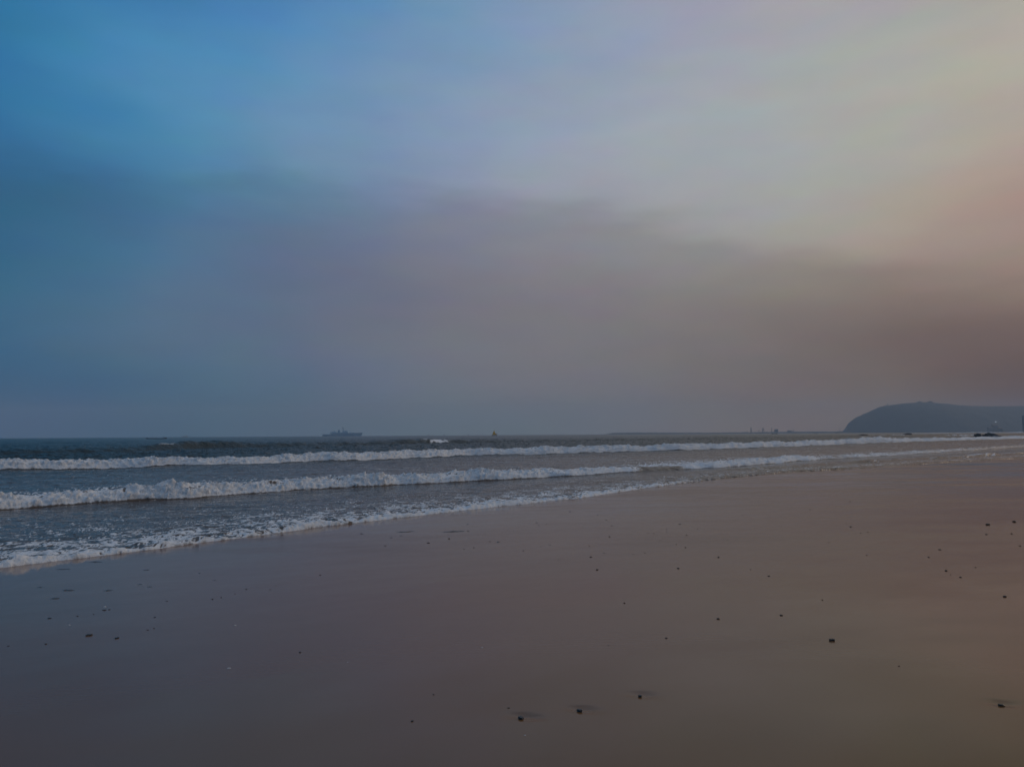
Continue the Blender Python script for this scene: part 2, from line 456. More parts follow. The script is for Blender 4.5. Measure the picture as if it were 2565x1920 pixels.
    wc = np.exp(-((U - 82.5) / 2.6) ** 2) * np.clip(0.75 + 1.5 * n1, 0, 1) * sstep(-1.4, -0.6, sw + .5 * wob) * (1 - sstep(0.3, 1.5, sw + wob)) * 1.4
    wc += np.exp(-((U - 30.0) / 1.2) ** 2) * sstep(-0.6, 0.0, sw) * (1 - sstep(0.3, 0.9, sw)) * 0.8
    dense = np.clip(np.maximum.reduce([dm, do, ds, np.clip(wc, 0, 1)]), 0, 1)
    foam = np.clip(np.maximum.reduce([dense, lm, lo, ls * 0.9, old]), 0, 1)

    # --- tumbling lumps on the broken fronts
    b = (0.34 * np.abs(perlin(U * 2.3, V * 2.6 + z * 3, 61)) + 0.46 * np.abs(perlin(U * 5.1, V * 5.4 + z * 5, 62))
         + 0.36 * np.abs(perlin(U * 11.0, V * 11.0 + z * 9, 63)) + 0.22 * np.abs(perlin(U * 21.0, V * 21.0 + z * 17, 65)))
    size = (np.clip(dm, 0, 1) * hm * 0.75 * sstep(0.0, 0.16, sm) + np.clip(do, 0, 1) * ho * 0.75 * sstep(0.0, 0.26, so)
            + ds * 0.10 * sstep(-0.02, 0.12, ss))
    lump = b * size
    z += 0.85 * lump + 0.012 * foam * (0.4 * r2 + 0.9 * r3) * (V < 60)
    V = V - 0.8 * lump + 0.10 * size
    z = np.where(ss > 0.12, np.maximum(z, np.maximum(-0.03 * ss, -2) + 0.012), z)
    z = np.where(ss <= 0.02, -0.06, z)
    deep = sstep(30, 62, V + 5 * perlin(U * 0.05, V * 0.05, 64)) * 0.92
    X, Y = to_xy(U, V)
    me = grid_mesh('sea', X, Y, z, {'foam': foam, 'deep': deep, 'dense': dense})

    m = bpy.data.materials.new('sea_water')
    m.use_nodes = True
    t = m.node_tree
    L = t.links
    b_ = t.nodes['Principled BSDF']
    out = t.nodes['Material Output']
    af = node(t, 'ShaderNodeAttribute', attribute_name='foam')
    ad = node(t, 'ShaderNodeAttribute', attribute_name='deep')
    tc = node(t, 'ShaderNodeTexCoord')
    L.new(mix_color(t, ad.outputs['Fac'], (0.084, 0.066, 0.056), (0.002, 0.021, 0.028)), b_.inputs['Base Color'])
    L.new(math_node(t, 'MULTIPLY_ADD', ad.outputs['Fac'], 0.25, 0.06), b_.inputs['Roughness'])
    b_.inputs['IOR'].default_value = 1.333
    mp = node(t, 'ShaderNodeMapping')
    mp.inputs['Rotation'].default_value = (0, 0, -TH)
    mp.inputs['Scale'].default_value = (0.6, 1.0, 1.0)
    L.new(tc.outputs['Object'], mp.inputs[0])
    n_a = node(t, 'ShaderNodeTexNoise', in_Scale=1.6, in_Detail=5.0, in_Roughness=0.6)
    n_b = node(t, 'ShaderNodeTexNoise', in_Scale=9.0, in_Detail=3.0, in_Roughness=0.6)
    L.new(mp.outputs[0], n_a.inputs['Vector'])
    L.new(mp.outputs[0], n_b.inputs['Vector'])
    hgt = math_node(t, 'MULTIPLY_ADD', n_b.outputs[0], 0.25, n_a.outputs[0])
    bs = math_node(t, 'MULTIPLY_ADD', ad.outputs['Fac'], 0.35, 0.62)
    bp = node(t, 'ShaderNodeBump', in_Distance=0.42)
    L.new(bs, bp.inputs['Strength'])
    L.new(hgt, bp.inputs['Height'])
    L.new(bp.outputs[0], b_.inputs['Normal'])
    fo = node(t, 'ShaderNodeBsdfPrincipled')
    fo.inputs['Roughness'].default_value = 0.75
    fo.inputs['Specular IOR Level'].default_value = 0.3
    n_c = node(t, 'ShaderNodeTexNoise', in_Scale=11.0, in_Detail=6.0, in_Roughness=0.65)
    L.new(tc.outputs['Object'], n_c.inputs['Vector'])
    L.new(mix_color(t, n_c.outputs[0], (0.50, 0.54, 0.58), (0.92, 0.93, 0.95)), fo.inputs['Base Color'])
    bf = node(t, 'ShaderNodeBump', in_Strength=0.9, in_Distance=0.06)
    L.new(n_c.outputs[0], bf.inputs['Height'])
    L.new(bf.outputs[0], fo.inputs['Normal'])
    # bubbles break the sheet of foam into grains
    gr = math_node(t, 'MULTIPLY_ADD', math_node(t, 'SUBTRACT', n_c.outputs[0], 0.5), 1.5, af.outputs['Fac'])
    fm = node(t, 'ShaderNodeMapRange')
    fm.inputs[1].default_value = 0.22
    fm.inputs[2].default_value = 0.75
    L.new(gr, fm.inputs[0])
    fac = math_node(t, 'MULTIPLY', fm.outputs[0], math_node(t, 'MULTIPLY', af.outputs['Fac'], 8.0, clamp=True), clamp=True)
    ms = node(t, 'ShaderNodeMixShader')
    L.new(fac, ms.inputs[0])
    L.new(b_.outputs[0], ms.inputs[1])
    L.new(fo.outputs[0], ms.inputs[2])
    L.new(ms.outputs[0], out.inputs[0])
    o = link('sea', me, mat=m)
    tag(o, 'grey green sea with rows of white breakers', kind='structure')
    return o


sea = build_sea()


# ------------------------------------------------------------------ beach
STONES = [  # kind letter, x, y, width, height
    ('A', 0.04, 4.408, 0.038, 0.021), ('B', 0.389, 4.507, 0.034, 0.022),
    ('C', 0.786, 4.735, 0.021, 0.021), ('D', 2.495, 5.92, 0.042, 0.028),
    ('E', 2.877, 4.488, 0.035, 0.017), ('F', 8.397, 13.21, 0.076, 0.042),
    ('G', 9.097, 13.555, 0.071, 0.035), ('H', -3.628, 6.456, 0.052, 0.02),
    ('I', -3.335, 6.35, 0.035, 0.015), ('J', -0.588, 4.398, 0.017, 0.01),
]


def build_beach():
    r = np.concatenate([[0.05], 0.6 * (1.0085 ** np.arange(0, 640)), np.geomspace(140, 3000, 30)])
    az = np.concatenate([np.arange(-180, -42, 3.0), np.arange(-42, 46, 0.14), np.arange(46, 180.1, 3.0)])
    A, RR = np.meshgrid(np.radians(az), r)
    X, Y = RR * np.sin(A), RR * np.cos(A)
    z = sand_z(X, Y)
    u, v = to_uv(X, Y)
    rel = 0.0030 * fbm(u * 0.5, v * 0.9, 71, 3) + 0.010 * perlin(u * 0.12, v * 0.3, 72) + 0.0004 * perlin(u * 1.4, v * 3.0, 73)
    z = z + rel * (RR < 200)
    # scour that the backwash dug beside the larger stones
    for (k, sx, sy, w, h) in STONES:
        du_, dv_ = X - sx, Y - sy
        if k in 'ABCE':
            g = np.exp(-((du_ - 0.03) / 0.085) ** 2 - ((dv_ - 0.035 + 0.25 * (du_ - .03)) / 0.028) ** 2)
            z = z - 0.013 * g
    inland = np.interp(u, SH_U, SH_V) - v
    wet = 1 - 0.84 * sstep(6.0, 12.5, inland - 0.9 * np.clip(u - 3.5, 0, 6) + 1.4 * fbm(u * 0.35, v * 0.5, 77, 3))
    me = grid_mesh('beach', X, Y, z, {'wet': wet})
    m = bpy.data.materials.new('wet_sand')
    m.use_nodes = True
    t = m.node_tree
    L = t.links
    b = t.nodes['Principled BSDF']
    tc = node(t, 'ShaderNodeTexCoord')
    mp = node(t, 'ShaderNodeMapping')
    mp.inputs['Rotation'].default_value = (0, 0, -TH)
    mp.inputs['Scale'].default_value = (0.35, 1.0, 1.0)
    L.new(tc.outputs['Object'], mp.inputs[0])
    n1 = node(t, 'ShaderNodeTexNoise', in_Scale=0.8, in_Detail=5.0, in_Roughness=0.55)
    L.new(mp.outputs[0], n1.inputs['Vector'])
    n2 = node(t, 'ShaderNodeTexNoise', in_Scale=350.0, in_Detail=2.0)
    L.new(tc.outputs['Object'], n2.inputs['Vector'])
    aw = node(t, 'ShaderNodeAttribute', attribute_name='wet')
    brown_tint = mix_color(t, n1.outputs[0], (0.126, 0.069, 0.019), (0.164, 0.091, 0.027))
    red_tint = mix_color(t, n1.outputs[0], (0.172, 0.073, 0.036), (0.212, 0.092, 0.048))
    c = mix_color(t, aw.outputs['Fac'], brown_tint, red_tint)  # redder, paler sand tint blended in towards the waterline
    c = mix_color(t, 0.25, c, mix_color(t, n2.outputs[0], (0.02, 0.014, 0.007), (0.15, 0.10, 0.045)))
    L.new(c, b.inputs['Base Color'])
    rg = node(t, 'ShaderNodeMapRange')
    rg.inputs[1].default_value = 0.3
    rg.inputs[2].default_value = 0.7
    rg.inputs[3].default_value = 0.04
    rg.inputs[4].default_value = 0.26
    n3 = node(t, 'ShaderNodeTexNoise', in_Scale=0.22, in_Detail=4.0, in_Roughness=0.6)
    L.new(mp.outputs[0], n3.inputs['Vector'])
    L.new(math_node(t, 'MULTIPLY_ADD', math_node(t, 'SUBTRACT', n3.outputs[0], 0.5), 1.4, n1.outputs[0]), rg.inputs[0])
    L.new(rg.outputs[0], b.inputs['Roughness'])
    b.inputs['IOR'].default_value = 1.40
    L.new(math_node(t, 'MULTIPLY', aw.outputs['Fac'], 0.5), b.inputs['Specular IOR Level'])
    bp = node(t, 'ShaderNodeBump', in_Strength=0.05, in_Distance=0.02)
    L.new(n1.outputs[0], bp.inputs['Height'])
    bp2 = node(t, 'ShaderNodeBump', in_Strength=0.05, in_Distance=0.001)
    L.new(n2.outputs[0], bp2.inputs['Height'])
    L.new(bp.outputs[0], bp2.inputs['Normal'])
    n4 = node(t, 'ShaderNodeTexNoise', in_Scale=7.0, in_Detail=6.0, in_Roughness=0.6)
    L.new(mp.outputs[0], n4.inputs['Vector'])
    bp3 = node(t, 'ShaderNodeBump', in_Strength=0.10, in_Distance=0.01)
    L.new(n4.outputs[0], bp3.inputs['Height'])
    L.new(bp2.outputs[0], bp3.inputs['Normal'])
    L.new(bp3.outputs[0], b.inputs['Normal'])
    o = link('beach', me, mat=m)
    tag(o, 'smooth dark wet sand shining with the sky', kind='structure')
    return o


beach = build_beach()


# ------------------------------------------------------------------ headland and low coast
def build_land():
    mat = simple_mat('scrub_forest', (0.064, 0.068, 0.066), 0.9, 0.5, 0.02)
    px = 4300 / 1852.0
    prof = [(2109, 2), (2117, 13), (2126, 27), (2144, 39), (2179, 53), (2211, 66), (2233, 69), (2272, 74), (2300, 75.5), (2329, 76.5), (2357, 74.5), (2402, 70), (2448, 66.5), (2494, 66), (2565, 66), (2650, 68), (2760, 58), (2900, 35), (3040, 10), (3090, 0)]
    px_x = [(p - 1282.5) / 1852 * 4300 + 4 for p, _ in prof]
    px_h = [h * px for _, h in prof]
    x = np.linspace(1880, 4250, 560)
    w = np.linspace(-1, 1, 90)
    X, W = np.meshgrid(x, w)
    H = np.interp(X, px_x, px_h)
    half = 50 + 470 * sstep(1900, 2400, X)
    prof_w = np.clip(1 - np.abs(W) ** 1.7, 0, 1)
    Y = 4300 + W * half + 0.10 * (X - 1900)
    rough = 1.8 * perlin(X * 0.06, Y * 0.06, 81) + 1.6 * perlin(X * 0.16, Y * 0.16, 82) + 6 * perlin(X * 0.012, Y * 0.012, 83) * sstep(1950, 2200, X) * np.abs(W)
    Z = H * prof_w + rough * np.clip(H / 30, 0, 1) * np.clip(prof_w * 4, 0, 1) - 1.0
    o = link('headland_hill', grid_mesh('headland_hill', X, Y, Z), mat=mat)
    tag(o, 'long hazy blue headland hill with a steep seaward end', kind='structure')
    # low wooded spit with the port
    k = 4800 / 1852.0
    xs = np.linspace(600, 4100, 1200)
    top = np.interp(xs, [600, 625, 660, 720, 850, 1000, 1300, 1700, 2100, 2200, 2600, 5400], [0.5, 5, 10, 11, 10, 8.5, 7, 9.5, 9, 12, 14, 14])
    top = top + np.clip(top / 8, 0, 1) * (1.3 * perlin(xs * 0.05, 0.5, 91) + 1.6 * perlin(xs * 0.12, 1.5, 92))
    rows = [(-60, -1), (-50, .25), (-42, .8), (-30, 1.0), (0, .95), (60, .9), (90, -1)]
    X = np.repeat(xs[None, :], len(rows), 0)
    Y = np.array([[4800 + a] for a, _ in rows]) + 0 * X - 0.22 * np.maximum(X - 1900, 0)
    Z = np.array([[b] for _, b in rows]) * top[None, :]
    Z[0] = -1
    Z[-1] = -1
    o2 = link('coast_spit', grid_mesh('coast_spit', X, Y, Z, smooth=False), mat=mat)
    tag(o2, 'thin dark wooded spit of land along the horizon', kind='structure')
    return o


hill = build_land()


# ------------------------------------------------------------------ mesh builder for the things
class MB:
    def __init__(self):
        self.bm = bmesh.new()

    def box(self, x0, x1, y0, y1, z0, z1, tx=0.0, ty=0.0):
        """box whose top is drawn in by tx, ty on each side"""
        p = [(x0, y0, z0), (x1, y0, z0), (x1, y1, z0), (x0, y1, z0),
             (x0 + tx, y0 + ty, z1), (x1 - tx, y0 + ty, z1), (x1 - tx, y1 - ty, z1), (x0 + tx, y1 - ty, z1)]
        v = [self.bm.verts.new(q) for q in p]
        for f in ((3, 2, 1, 0), (4, 5, 6, 7), (0, 1, 5, 4), (1, 2, 6, 5), (2, 3, 7, 6), (3, 0, 4, 7)):
            self.bm.faces.new([v[i] for i in f])
        return self

    def tube(self, pts, radii, n=8):
        rings = []
        for i, (p, r) in enumerate(zip(pts, radii)):
            p = Vector(p)
            a = Vector(pts[max(i - 1, 0)]); b = Vector(pts[min(i + 1, len(pts) - 1)])
            q = (b - a).to_track_quat('Z', 'Y')
            rings.append([self.bm.verts.new(p + q @ Vector((r * math.cos(k * 2 * math.pi / n), r * math.sin(k * 2 * math.pi / n), 0))) for k in range(n)])
        for a, b in zip(rings, rings[1:]):
            for k in range(n):
                self.bm.faces.new((a[k], a[(k + 1) % n], b[(k + 1) % n], b[k]))
        self.bm.faces.new(rings[0][::-1])
        self.bm.faces.new(rings[-1])
        return self

    def loft(self, sections, cap=True):
        """sections: lists of points of equal length"""
        rings = [[self.bm.verts.new(p) for p in s] for s in sections]
        n = len(rings[0])
        for a, b in zip(rings, rings[1:]):
            for k in range(n):
                self.bm.faces.new((a[k], a[(k + 1) % n], b[(k + 1) % n], b[k]))
        if cap:
            self.bm.faces.new(rings[0][::-1])
            self.bm.faces.new(rings[-1])
        return self

    def build(self, name, mat, parent=None, smooth=False, bevel=0.0):
        if bevel:
            bmesh.ops.bevel(self.bm, geom=self.bm.edges[:], offset=bevel, segments=1, affect='EDGES')
        bmesh.ops.recalc_face_normals(self.bm, faces=self.bm.faces[:])
        me = bpy.data.meshes.new(name)
        self.bm.to_mesh(me)
        self.bm.free()
        if smooth:
            me.polygons.foreach_set('use_smooth', [True] * len(me.polygons))
        return link(name, me, parent, mat)


def hull_sections(length, beam, depth, deck, bow_rise, stern_rise, rake=0.1, n=15, draft=0.4):
    """boat hull along +x, waterline at z=0; deck: freeboard"""
    secs = []
    for i in range(n):
        t = i / (n - 1)
        x = -length / 2 + length * t
        wd = beam / 2 * min(1, (1 - max(0, (t - .6) / .4) ** 2.2) + 0.001) * (0.72 + 0.28 * min(1, t / .25))
        wd = max(wd, 0.02 * beam)
        top = deck + bow_rise * max(0, (t - .45) / .55) ** 2 + stern_rise * max(0, (.3 - t) / .3) ** 2
        xr = x + rake * length * max(0, (t - .7) / .3)
        xb = x - 0.04 * length * max(0, (t - .8) / .2)
        secs.append([(xb, -wd * .55, -draft), (xb + (xr - xb) * .4, -wd * .85, 0), (xr, -wd, top), (xr, wd, top), (xb + (xr - xb) * .4, wd * .85, 0), (xb, wd * .55, -draft)])
    return secs


M_HAZED_GREY = simple_mat('hazed_naval_grey', (0.26, 0.42, 0.52), 0.6, 0.08, 0.2)  # warship grey with the pale blue of distant haze put into its colour
M_DARK = simple_mat('dark_paint', (0.03, 0.035, 0.04), 0.6, 0.2, 0.5)
M_WOOD = simple_mat('tarred_wood', (0.035, 0.028, 0.022), 0.7, 0.3, 2.0)
def sailcloth(name, color):
    m = simple_mat(name, color, 0.9, 0.10, 1.0)
    t = m.node_tree
    tr = node(t, 'ShaderNodeBsdfTranslucent')
    tr.inputs[0].default_value = (*color, 1)
    ms = node(t, 'ShaderNodeMixShader', in_0=0.45)
    t.links.new(t.nodes['Principled BSDF'].outputs[0], ms.inputs[1])
    t.links.new(tr.outputs[0], ms.inputs[2])
    t.links.new(ms.outputs[0], t.nodes['Material Output'].inputs[0])
    return m


M_YELLOW = sailcloth('yellow_sailcloth', (1.0, 0.62, 0.02))
M_ORANGE = sailcloth('orange_sailcloth', (0.60, 0.28, 0.05))
M_CONC = simple_mat('weathered_concrete', (0.09, 0.09, 0.10), 0.85, 0.2, 0.1)
M_STEEL = simple_mat('painted_steel', (0.05, 0.055, 0.07), 0.5, 0.2, 0.2)
M_CLOTH = simple_mat('dark_cloth', (0.03, 0.03, 0.045), 0.9, 0.2, 5.0)
M_SKIN = simple_mat('brown_skin', (0.12, 0.06, 0.04), 0.6, 0.1, 5.0)
M_ROCK = simple_mat('black_rock', (0.050, 0.044, 0.040), 0.55, 0.5, 3.0, 0.4)
M_ROOF = simple_mat('tile_roof', (0.20, 0.10, 0.07), 0.8, 0.2, 0.3)
M_WALL = simple_mat('pale_render', (0.24, 0.19, 0.17), 0.8, 0.1, 0.3)
M_GLASS = simple_mat('window_glass', (0.03, 0.04, 0.05), 0.15, 0.1, 0.5)


# ------------------------------------------------------------------ warship at anchor
def warship():
    t = empty('warship', (-635.5, 2780, 0), 0.0)
    tag(t, 'grey blue naval warship with tall masts at anchor on the horizon', 'ship')
    n = 29
    secs = []
    for i in range(n):
        q = i / (n - 1)
        x = -75 + 150 * q
        wd = 8.2 * (1 - max(0, (q - .55) / .45) ** 2.0) * (0.86 + 0.14 * min(1, q / .2)) + 0.12
        top = 7.4 + (4.0 * sstep(.20, .24, np.float64(q))) + 1.6 * max(0, (q - .6) / .4) ** 1.5
        xb = x - 10 * max(0, (q - .78) / .22) ** 1.4
        xm = xb + (x - xb) * .3
        secs.append([(xb, -wd * .6, -3), (xm, -wd * .85, 0), (x, -wd, top), (x, wd, top), (xm, wd * .85, 0), (xb, wd * .6, -3)])
    MB().loft(secs).build('hull', M_HAZED_GREY, t)
    b = MB()
    b.box(-47, -22, -7.2, 7.2, 11.2, 15.8, .6, .9)
    b.build('hangar', M_HAZED_GREY, t)
    d = MB().box(-46.6, -45.4, -3.2, 3.2, 11.4, 15)
    d.build('hangar_door', M_DARK, t)
    b = MB()
    b.box(-22, -1, -6.6, 6.6, 11.2, 14.3, .3, .8)
    b.build('midship_house', M_HAZED_GREY, t)
    f = MB().box(-19, -10, -3.0, 3.0, 14.2, 22.4, 1.2, .8).build('funnel', M_HAZED_GREY, t)
    MB().box(-17.4, -11.6, -1.9, 1.9, 22.3, 23.2, .3, .2).build('funnel_cap', M_DARK, f)
    b = MB()
    b.box(-2, 21, -7.4, 7.4, 11.3, 16.4, 1.2, .9)
    b.box(1, 19.6, -6.3, 6.3, 16.3, 19.2, 1.2, .9)
    br = b.build('bridge', M_HAZED_GREY, t)
    for i in range(5):
        MB().box(18.15, 18.6, -4.6 + 1.9 * i, -3.1 + 1.9 * i, 17.2, 18.3).build('bridge_window', M_GLASS, br)
    MB().tube([(10, 0, 19), (10, 0, 20.5), (10, 0, 21.6), (10, 0, 22.6)], [.9, 1.5, 1.6, .4], 10).build('fire_director', M_HAZED_GREY, t)
    m = MB()
    m.tube([(2.6, 0, 19), (2.6, 0, 26), (2.6, 0, 33.4)], [1.7, 1.1, .5], 8)
    m.box(.6, 4.6, -3.5, 3.5, 28.6, 29.1)
    m.box(1.3, 3.9, -2.0, 2.0, 31.4, 33.2)
    mm = m.build('main_mast', M_HAZED_GREY, t)
    MB().tube([(-1.8, 0, 19), (-1.8, 0, 27), (-1.8, 0, 34.5)], [.7, .4, .2], 6).build('pole_mast', M_HAZED_GREY, mm)
    MB().box(-2.1, -1.2, -3.2, 3.2, 30, 34, 0, .5).build('search_radar', M_STEEL, mm)
    m = MB()
    m.tube([(-32, 0, 15.6), (-32, 0, 20), (-32, 0, 25)], [1.5, 1.1, .5], 8)
    m.box(-33.8, -30.2, -2.6, 2.6, 21.3, 22.6)
    m.build('aft_mast', M_HAZED_GREY, t)
    MB().tube([(-39, 0, 15.6), (-39, 0, 17.5), (-39, 0, 19.4)], [1.4, 1.5, .5], 10).build('radar_dome', M_HAZED_GREY, t)
    MB().tube([(-26, 0, 15.6), (-26, 0, 17), (-26, 0, 18.3)], [1.1, 1.1, .4], 10).build('radar_dome', M_HAZED_GREY, t)
    g = MB().box(25.5, 30.5, -2.0, 2.0, 11.3, 15.0, .8, .6).build('gun_turret', M_HAZED_GREY, t)
    MB().tube([(29.8, 0, 13.8), (36.5, 0, 14.8)], [.22, .16], 8).build('gun_barrel', M_STEEL, g)
    MB().box(37, 42, -2.6, 2.6, 11.6, 13.9, .5, .4).build('missile_launcher', M_HAZED_GREY, t)
    MB().box(46, 48.5, -1.6, 1.6, 12.0, 13.4, .2, .2).build('anchor_winch', M_STEEL, t)
    for x in (-70, 72):
        MB().tube([(x, 0, 7 if x < 0 else 12.4), (x, 0, 12 if x < 0 else 16)], [.12, .08], 5).build('flagstaff', M_STEEL, t)
    return t


warship()


# ------------------------------------------------------------------ people on the boats
def person(name_loc, rz, seated, label, arm=0.3):
    """one continuous body grown round a small skeleton; origin under the feet or the seat"""
    me = bpy.data.meshes.new('person')
    hip = 0.16 if seated else 0.92
    kx = 0.42 if seated else 0.04
    J = [((0, 0, hip), .15), ((0, 0, hip + .28), .14), ((0, 0, hip + .50), .16), ((0, 0, hip + .60), .06), ((0.02, 0, hip + .70), .095), ((0.02, 0, hip + .80), .085)]
    E_ = [(0, 1), (1, 2), (2, 3), (3, 4), (4, 5)]
    for s in (-1, 1):
        i = len(J)
        kz = hip + .02 if seated else .48
        fz = 0.0 if not seated else -.28
        fx = .44 if seated else 0.0
        J += [((.02, s * .11, hip - .05), .10), ((kx, s * .13, kz), .075), ((fx, s * .13, fz + .08), .05), ((fx + .12, s * .14, fz + .04), .045)]
        E_ += [(0, i), (i, i + 1), (i + 1, i + 2), (i + 2, i + 3)]
        j = len(J)
        J += [((0, s * .20, hip + .48), .07), ((.05, s * .28, hip + .24), .05), ((.05 + arm, s * .22, hip + .12), .038), ((.13 + arm, s * .20, hip + .10), .03)]
        E_ += [(2, j), (j, j + 1), (j + 1, j + 2), (j + 2, j + 3)]
    me.from_pydata([a for a, _ in J], E_, [])
    me.materials.append(M_CLOTH)
    o = bpy.data.objects.new('person', me)
    COL.objects.link(o)
    sk = o.modifiers.new('skin', 'SKIN')
    for v, (_, r) in zip(me.skin_vertices[0].data, J):
        v.radius = (r, r)
    me.skin_vertices[0].data[0].use_root = True
    o.modifiers.new('sub', 'SUBSURF').levels = 1
    o.location = name_loc
    o.rotation_euler = (0, 0, rz)
    tag(o, label, 'person', 'fishermen in the long canoe')
    return o


def canoe():
    x0, y0 = -288, 600
    t = empty('canoe', (x0, y0, 0.05), R(4))
    tag(t, 'long low dark fishing canoe carrying several people, left of the warship', 'boat')
    secs = []
    for i in range(17):
        q = i / 16
        x = -8 + 16 * q
        e = abs(2 * q - 1)
        w = 0.65 * (1 - e ** 2.6) + .05
        top = .42 + .62 * e ** 4
        secs.append([(x * .97, -w * .4, -.3), (x, -w * .9, .12), (x, -w, top), (x, w, top), (x, w * .9, .12), (x * .97, w * .4, -.3)])
    MB().loft(secs).build('hull', M_WOOD, t)
    for x in (-4.5, -1.5, 1.5, 4.5):
        MB().box(x - .12, x + .12, -.6, .6, .44, .5).build('thwart', M_WOOD, t)
    MB().tube([(-7.4, .1, .6), (-8.3, .3, .9), (-9.0, .5, -.3)], [.05, .05, .04], 6).build('steering_oar', M_WOOD, t)
    c, s = math.cos(R(4)), math.sin(R(4))
    for dx, seated, rz, lab in ((-3.4, True, 0.2, 'seated dark figure towards the left end of the long canoe'),
                                (-0.4, True, 3.0, 'seated dark figure in the middle of the long canoe'),
                                (5.6, False, 3.2, 'standing dark figure towards the right end of the long canoe'),
                                (6.9, True, 3.1, 'seated dark figure at the right tip of the long canoe')):
        person((x0 + dx * c, y0 + dx * s, .05 + (.50 if seated else .44)), rz + R(4), seated, lab)


canoe()


def coaster():
    t = empty('cargo_ship', (-2209.7, 5000, 0), 0.0)
    tag(t, 'small far grey cargo ship right of the long canoe', 'ship')
    MB().loft(hull_sections(40, 8, 3, 4.2, 2.0, .4, .04, 13, 1.5)).build('hull', M_STEEL, t)
    MB().box(9, 15, -3.2, 3.2, 4.1, 11.5, .3, .3).build('deckhouse', M_STEEL, t)
    MB().box(16, 18, -1, 1, 4.3, 9.5, .2, .2).build('funnel', M_DARK, t)
    MB().tube([(-6, 0, 4), (-6, 0, 8.5)], [.25, .15], 6).build('mast', M_STEEL, t)


coaster()


def sailing_boat():
    t = empty('sailing_boat', (-30.5, 1250, 0), R(8))
    tag(t, 'fishing boat under a bright yellow triangular sail on the horizon', 'boat')
    MB().loft(hull_sections(9.5, 1.9, 1, .75, .5, .3, .06, 13, .4)).build('hull', M_WOOD, t)
    MB().tube([(.2, 0, .3), (.1, 0, 6), (-.2, 0, 10.6)], [.11, .09, .05], 7).build('mast', M_WOOD, t)
    MB().tube([(-3.6, 0, 1.4), (-.2, 0, 9.4)], [.07, .05], 6).build('yard', M_WOOD, t)
    MB().tube([(-3.4, .1, 1.3), (2.8, .3, 1.5)], [.06, .05], 6).build('boom', M_WOOD, t)

    def sail(name, a, b, c, belly, mat):
        a, b, c = Vector(a), Vector(b), Vector(c)
        n = 9
        bm = bmesh.new()
        rows = []
        for i in range(n + 1):
            row = []
            for j in range(n + 1 - i):
                p = a + (b - a) * (j / n) + (c - a) * (i / n)
                k = (j / n) * (i / n) + (1 - (i + j) / n) * (i + j) / n
                row.append(bm.verts.new(p + Vector((0, belly * k, 0))))
            rows.append(row)
        for i in range(n):
            for j in range(n - i):
                bm.faces.new((rows[i][j], rows[i][j + 1], rows[i + 1][j]))
                if j < n - i - 1:
                    bm.faces.new((rows[i][j + 1], rows[i + 1][j + 1], rows[i + 1][j]))
        me = bpy.data.meshes.new(name)
        bm.to_mesh(me)
        bm.free()
        me.polygons.foreach_set('use_smooth', [True] * len(me.polygons))
        o = link(name, me, t, mat)
        so = o.modifiers.new('cloth', 'SOLIDIFY')
        so.thickness = 0.02
        return o
    sail('main_sail', (-3.5, 0, 1.4), (2.9, .3, 1.6), (-.2, 0, 9.3), -1.2, M_YELLOW)
    sail('fore_sail', (2.2, .1, 1.7), (6.2, .2, 1.9), (1.2, 0, 4.9), -.5, M_ORANGE)


sailing_boat()


def small_boat(name, x, y, rz, length, label, cabin=True, sail_h=0.0):
    t = empty(name, (x, y, 0), rz)
    tag(t, label, 'boat')
    s = length / 10
    MB().loft(hull_sections(length, length * .26, s, .9 * s, .9 * s, .3 * s, .05, 11, .4 * s)).build('hull', M_DARK, t)
    if cabin:
        MB().box(-3.2 * s, -1.0 * s, -.9 * s, .9 * s, .85 * s, 2.6 * s, .15 * s, .15 * s).build('cabin', M_STEEL, t)
        MB().tube([(0, 0, .8 * s), (0, 0, 4.2 * s)], [.1 * s, .06 * s], 6).build('mast', M_STEEL, t)
    if sail_h:
        MB().tube([(0, 0, .5), (0, 0, sail_h)], [.12, .06], 6).build('mast', M_WOOD, t)
        MB().loft([[(-2.2, -.06, 1.0), (2.6, -.06, 1.2), (2.6, .06, 1.2), (-2.2, .06, 1.0)],
                   [(-.15, -.05, sail_h), (.15, -.05, sail_h), (.15, .05, sail_h), (-.15, .05, sail_h)]]).build('sail', M_CONC, t)
    return t


small_boat('fishing_boat', 530.5, 1500, R(178), 11, 'small dark fishing boat below the port silo block', False)
small_boat('fishing_boat', 533.3, 1300, R(15), 5, 'tiny dark boat between the port shed and the harbour beacon', False)
for fx, lab in ((-0.1131, 'leftmost of three faint far sails between warship and yellow sail'),
                (-0.0921, 'middle of three faint far sails between warship and yellow sail'),
                (-0.0596, 'faint far sail nearest to the yellow sail, on its left')):
    small_boat('sailing_boat', fx * 3800, 3800, R(20), 8, lab, False, 8.5)


# ------------------------------------------------------------------ port on the spit
def spit_y(x):
    return 4800 - 0.22 * max(x - 1900, 0)


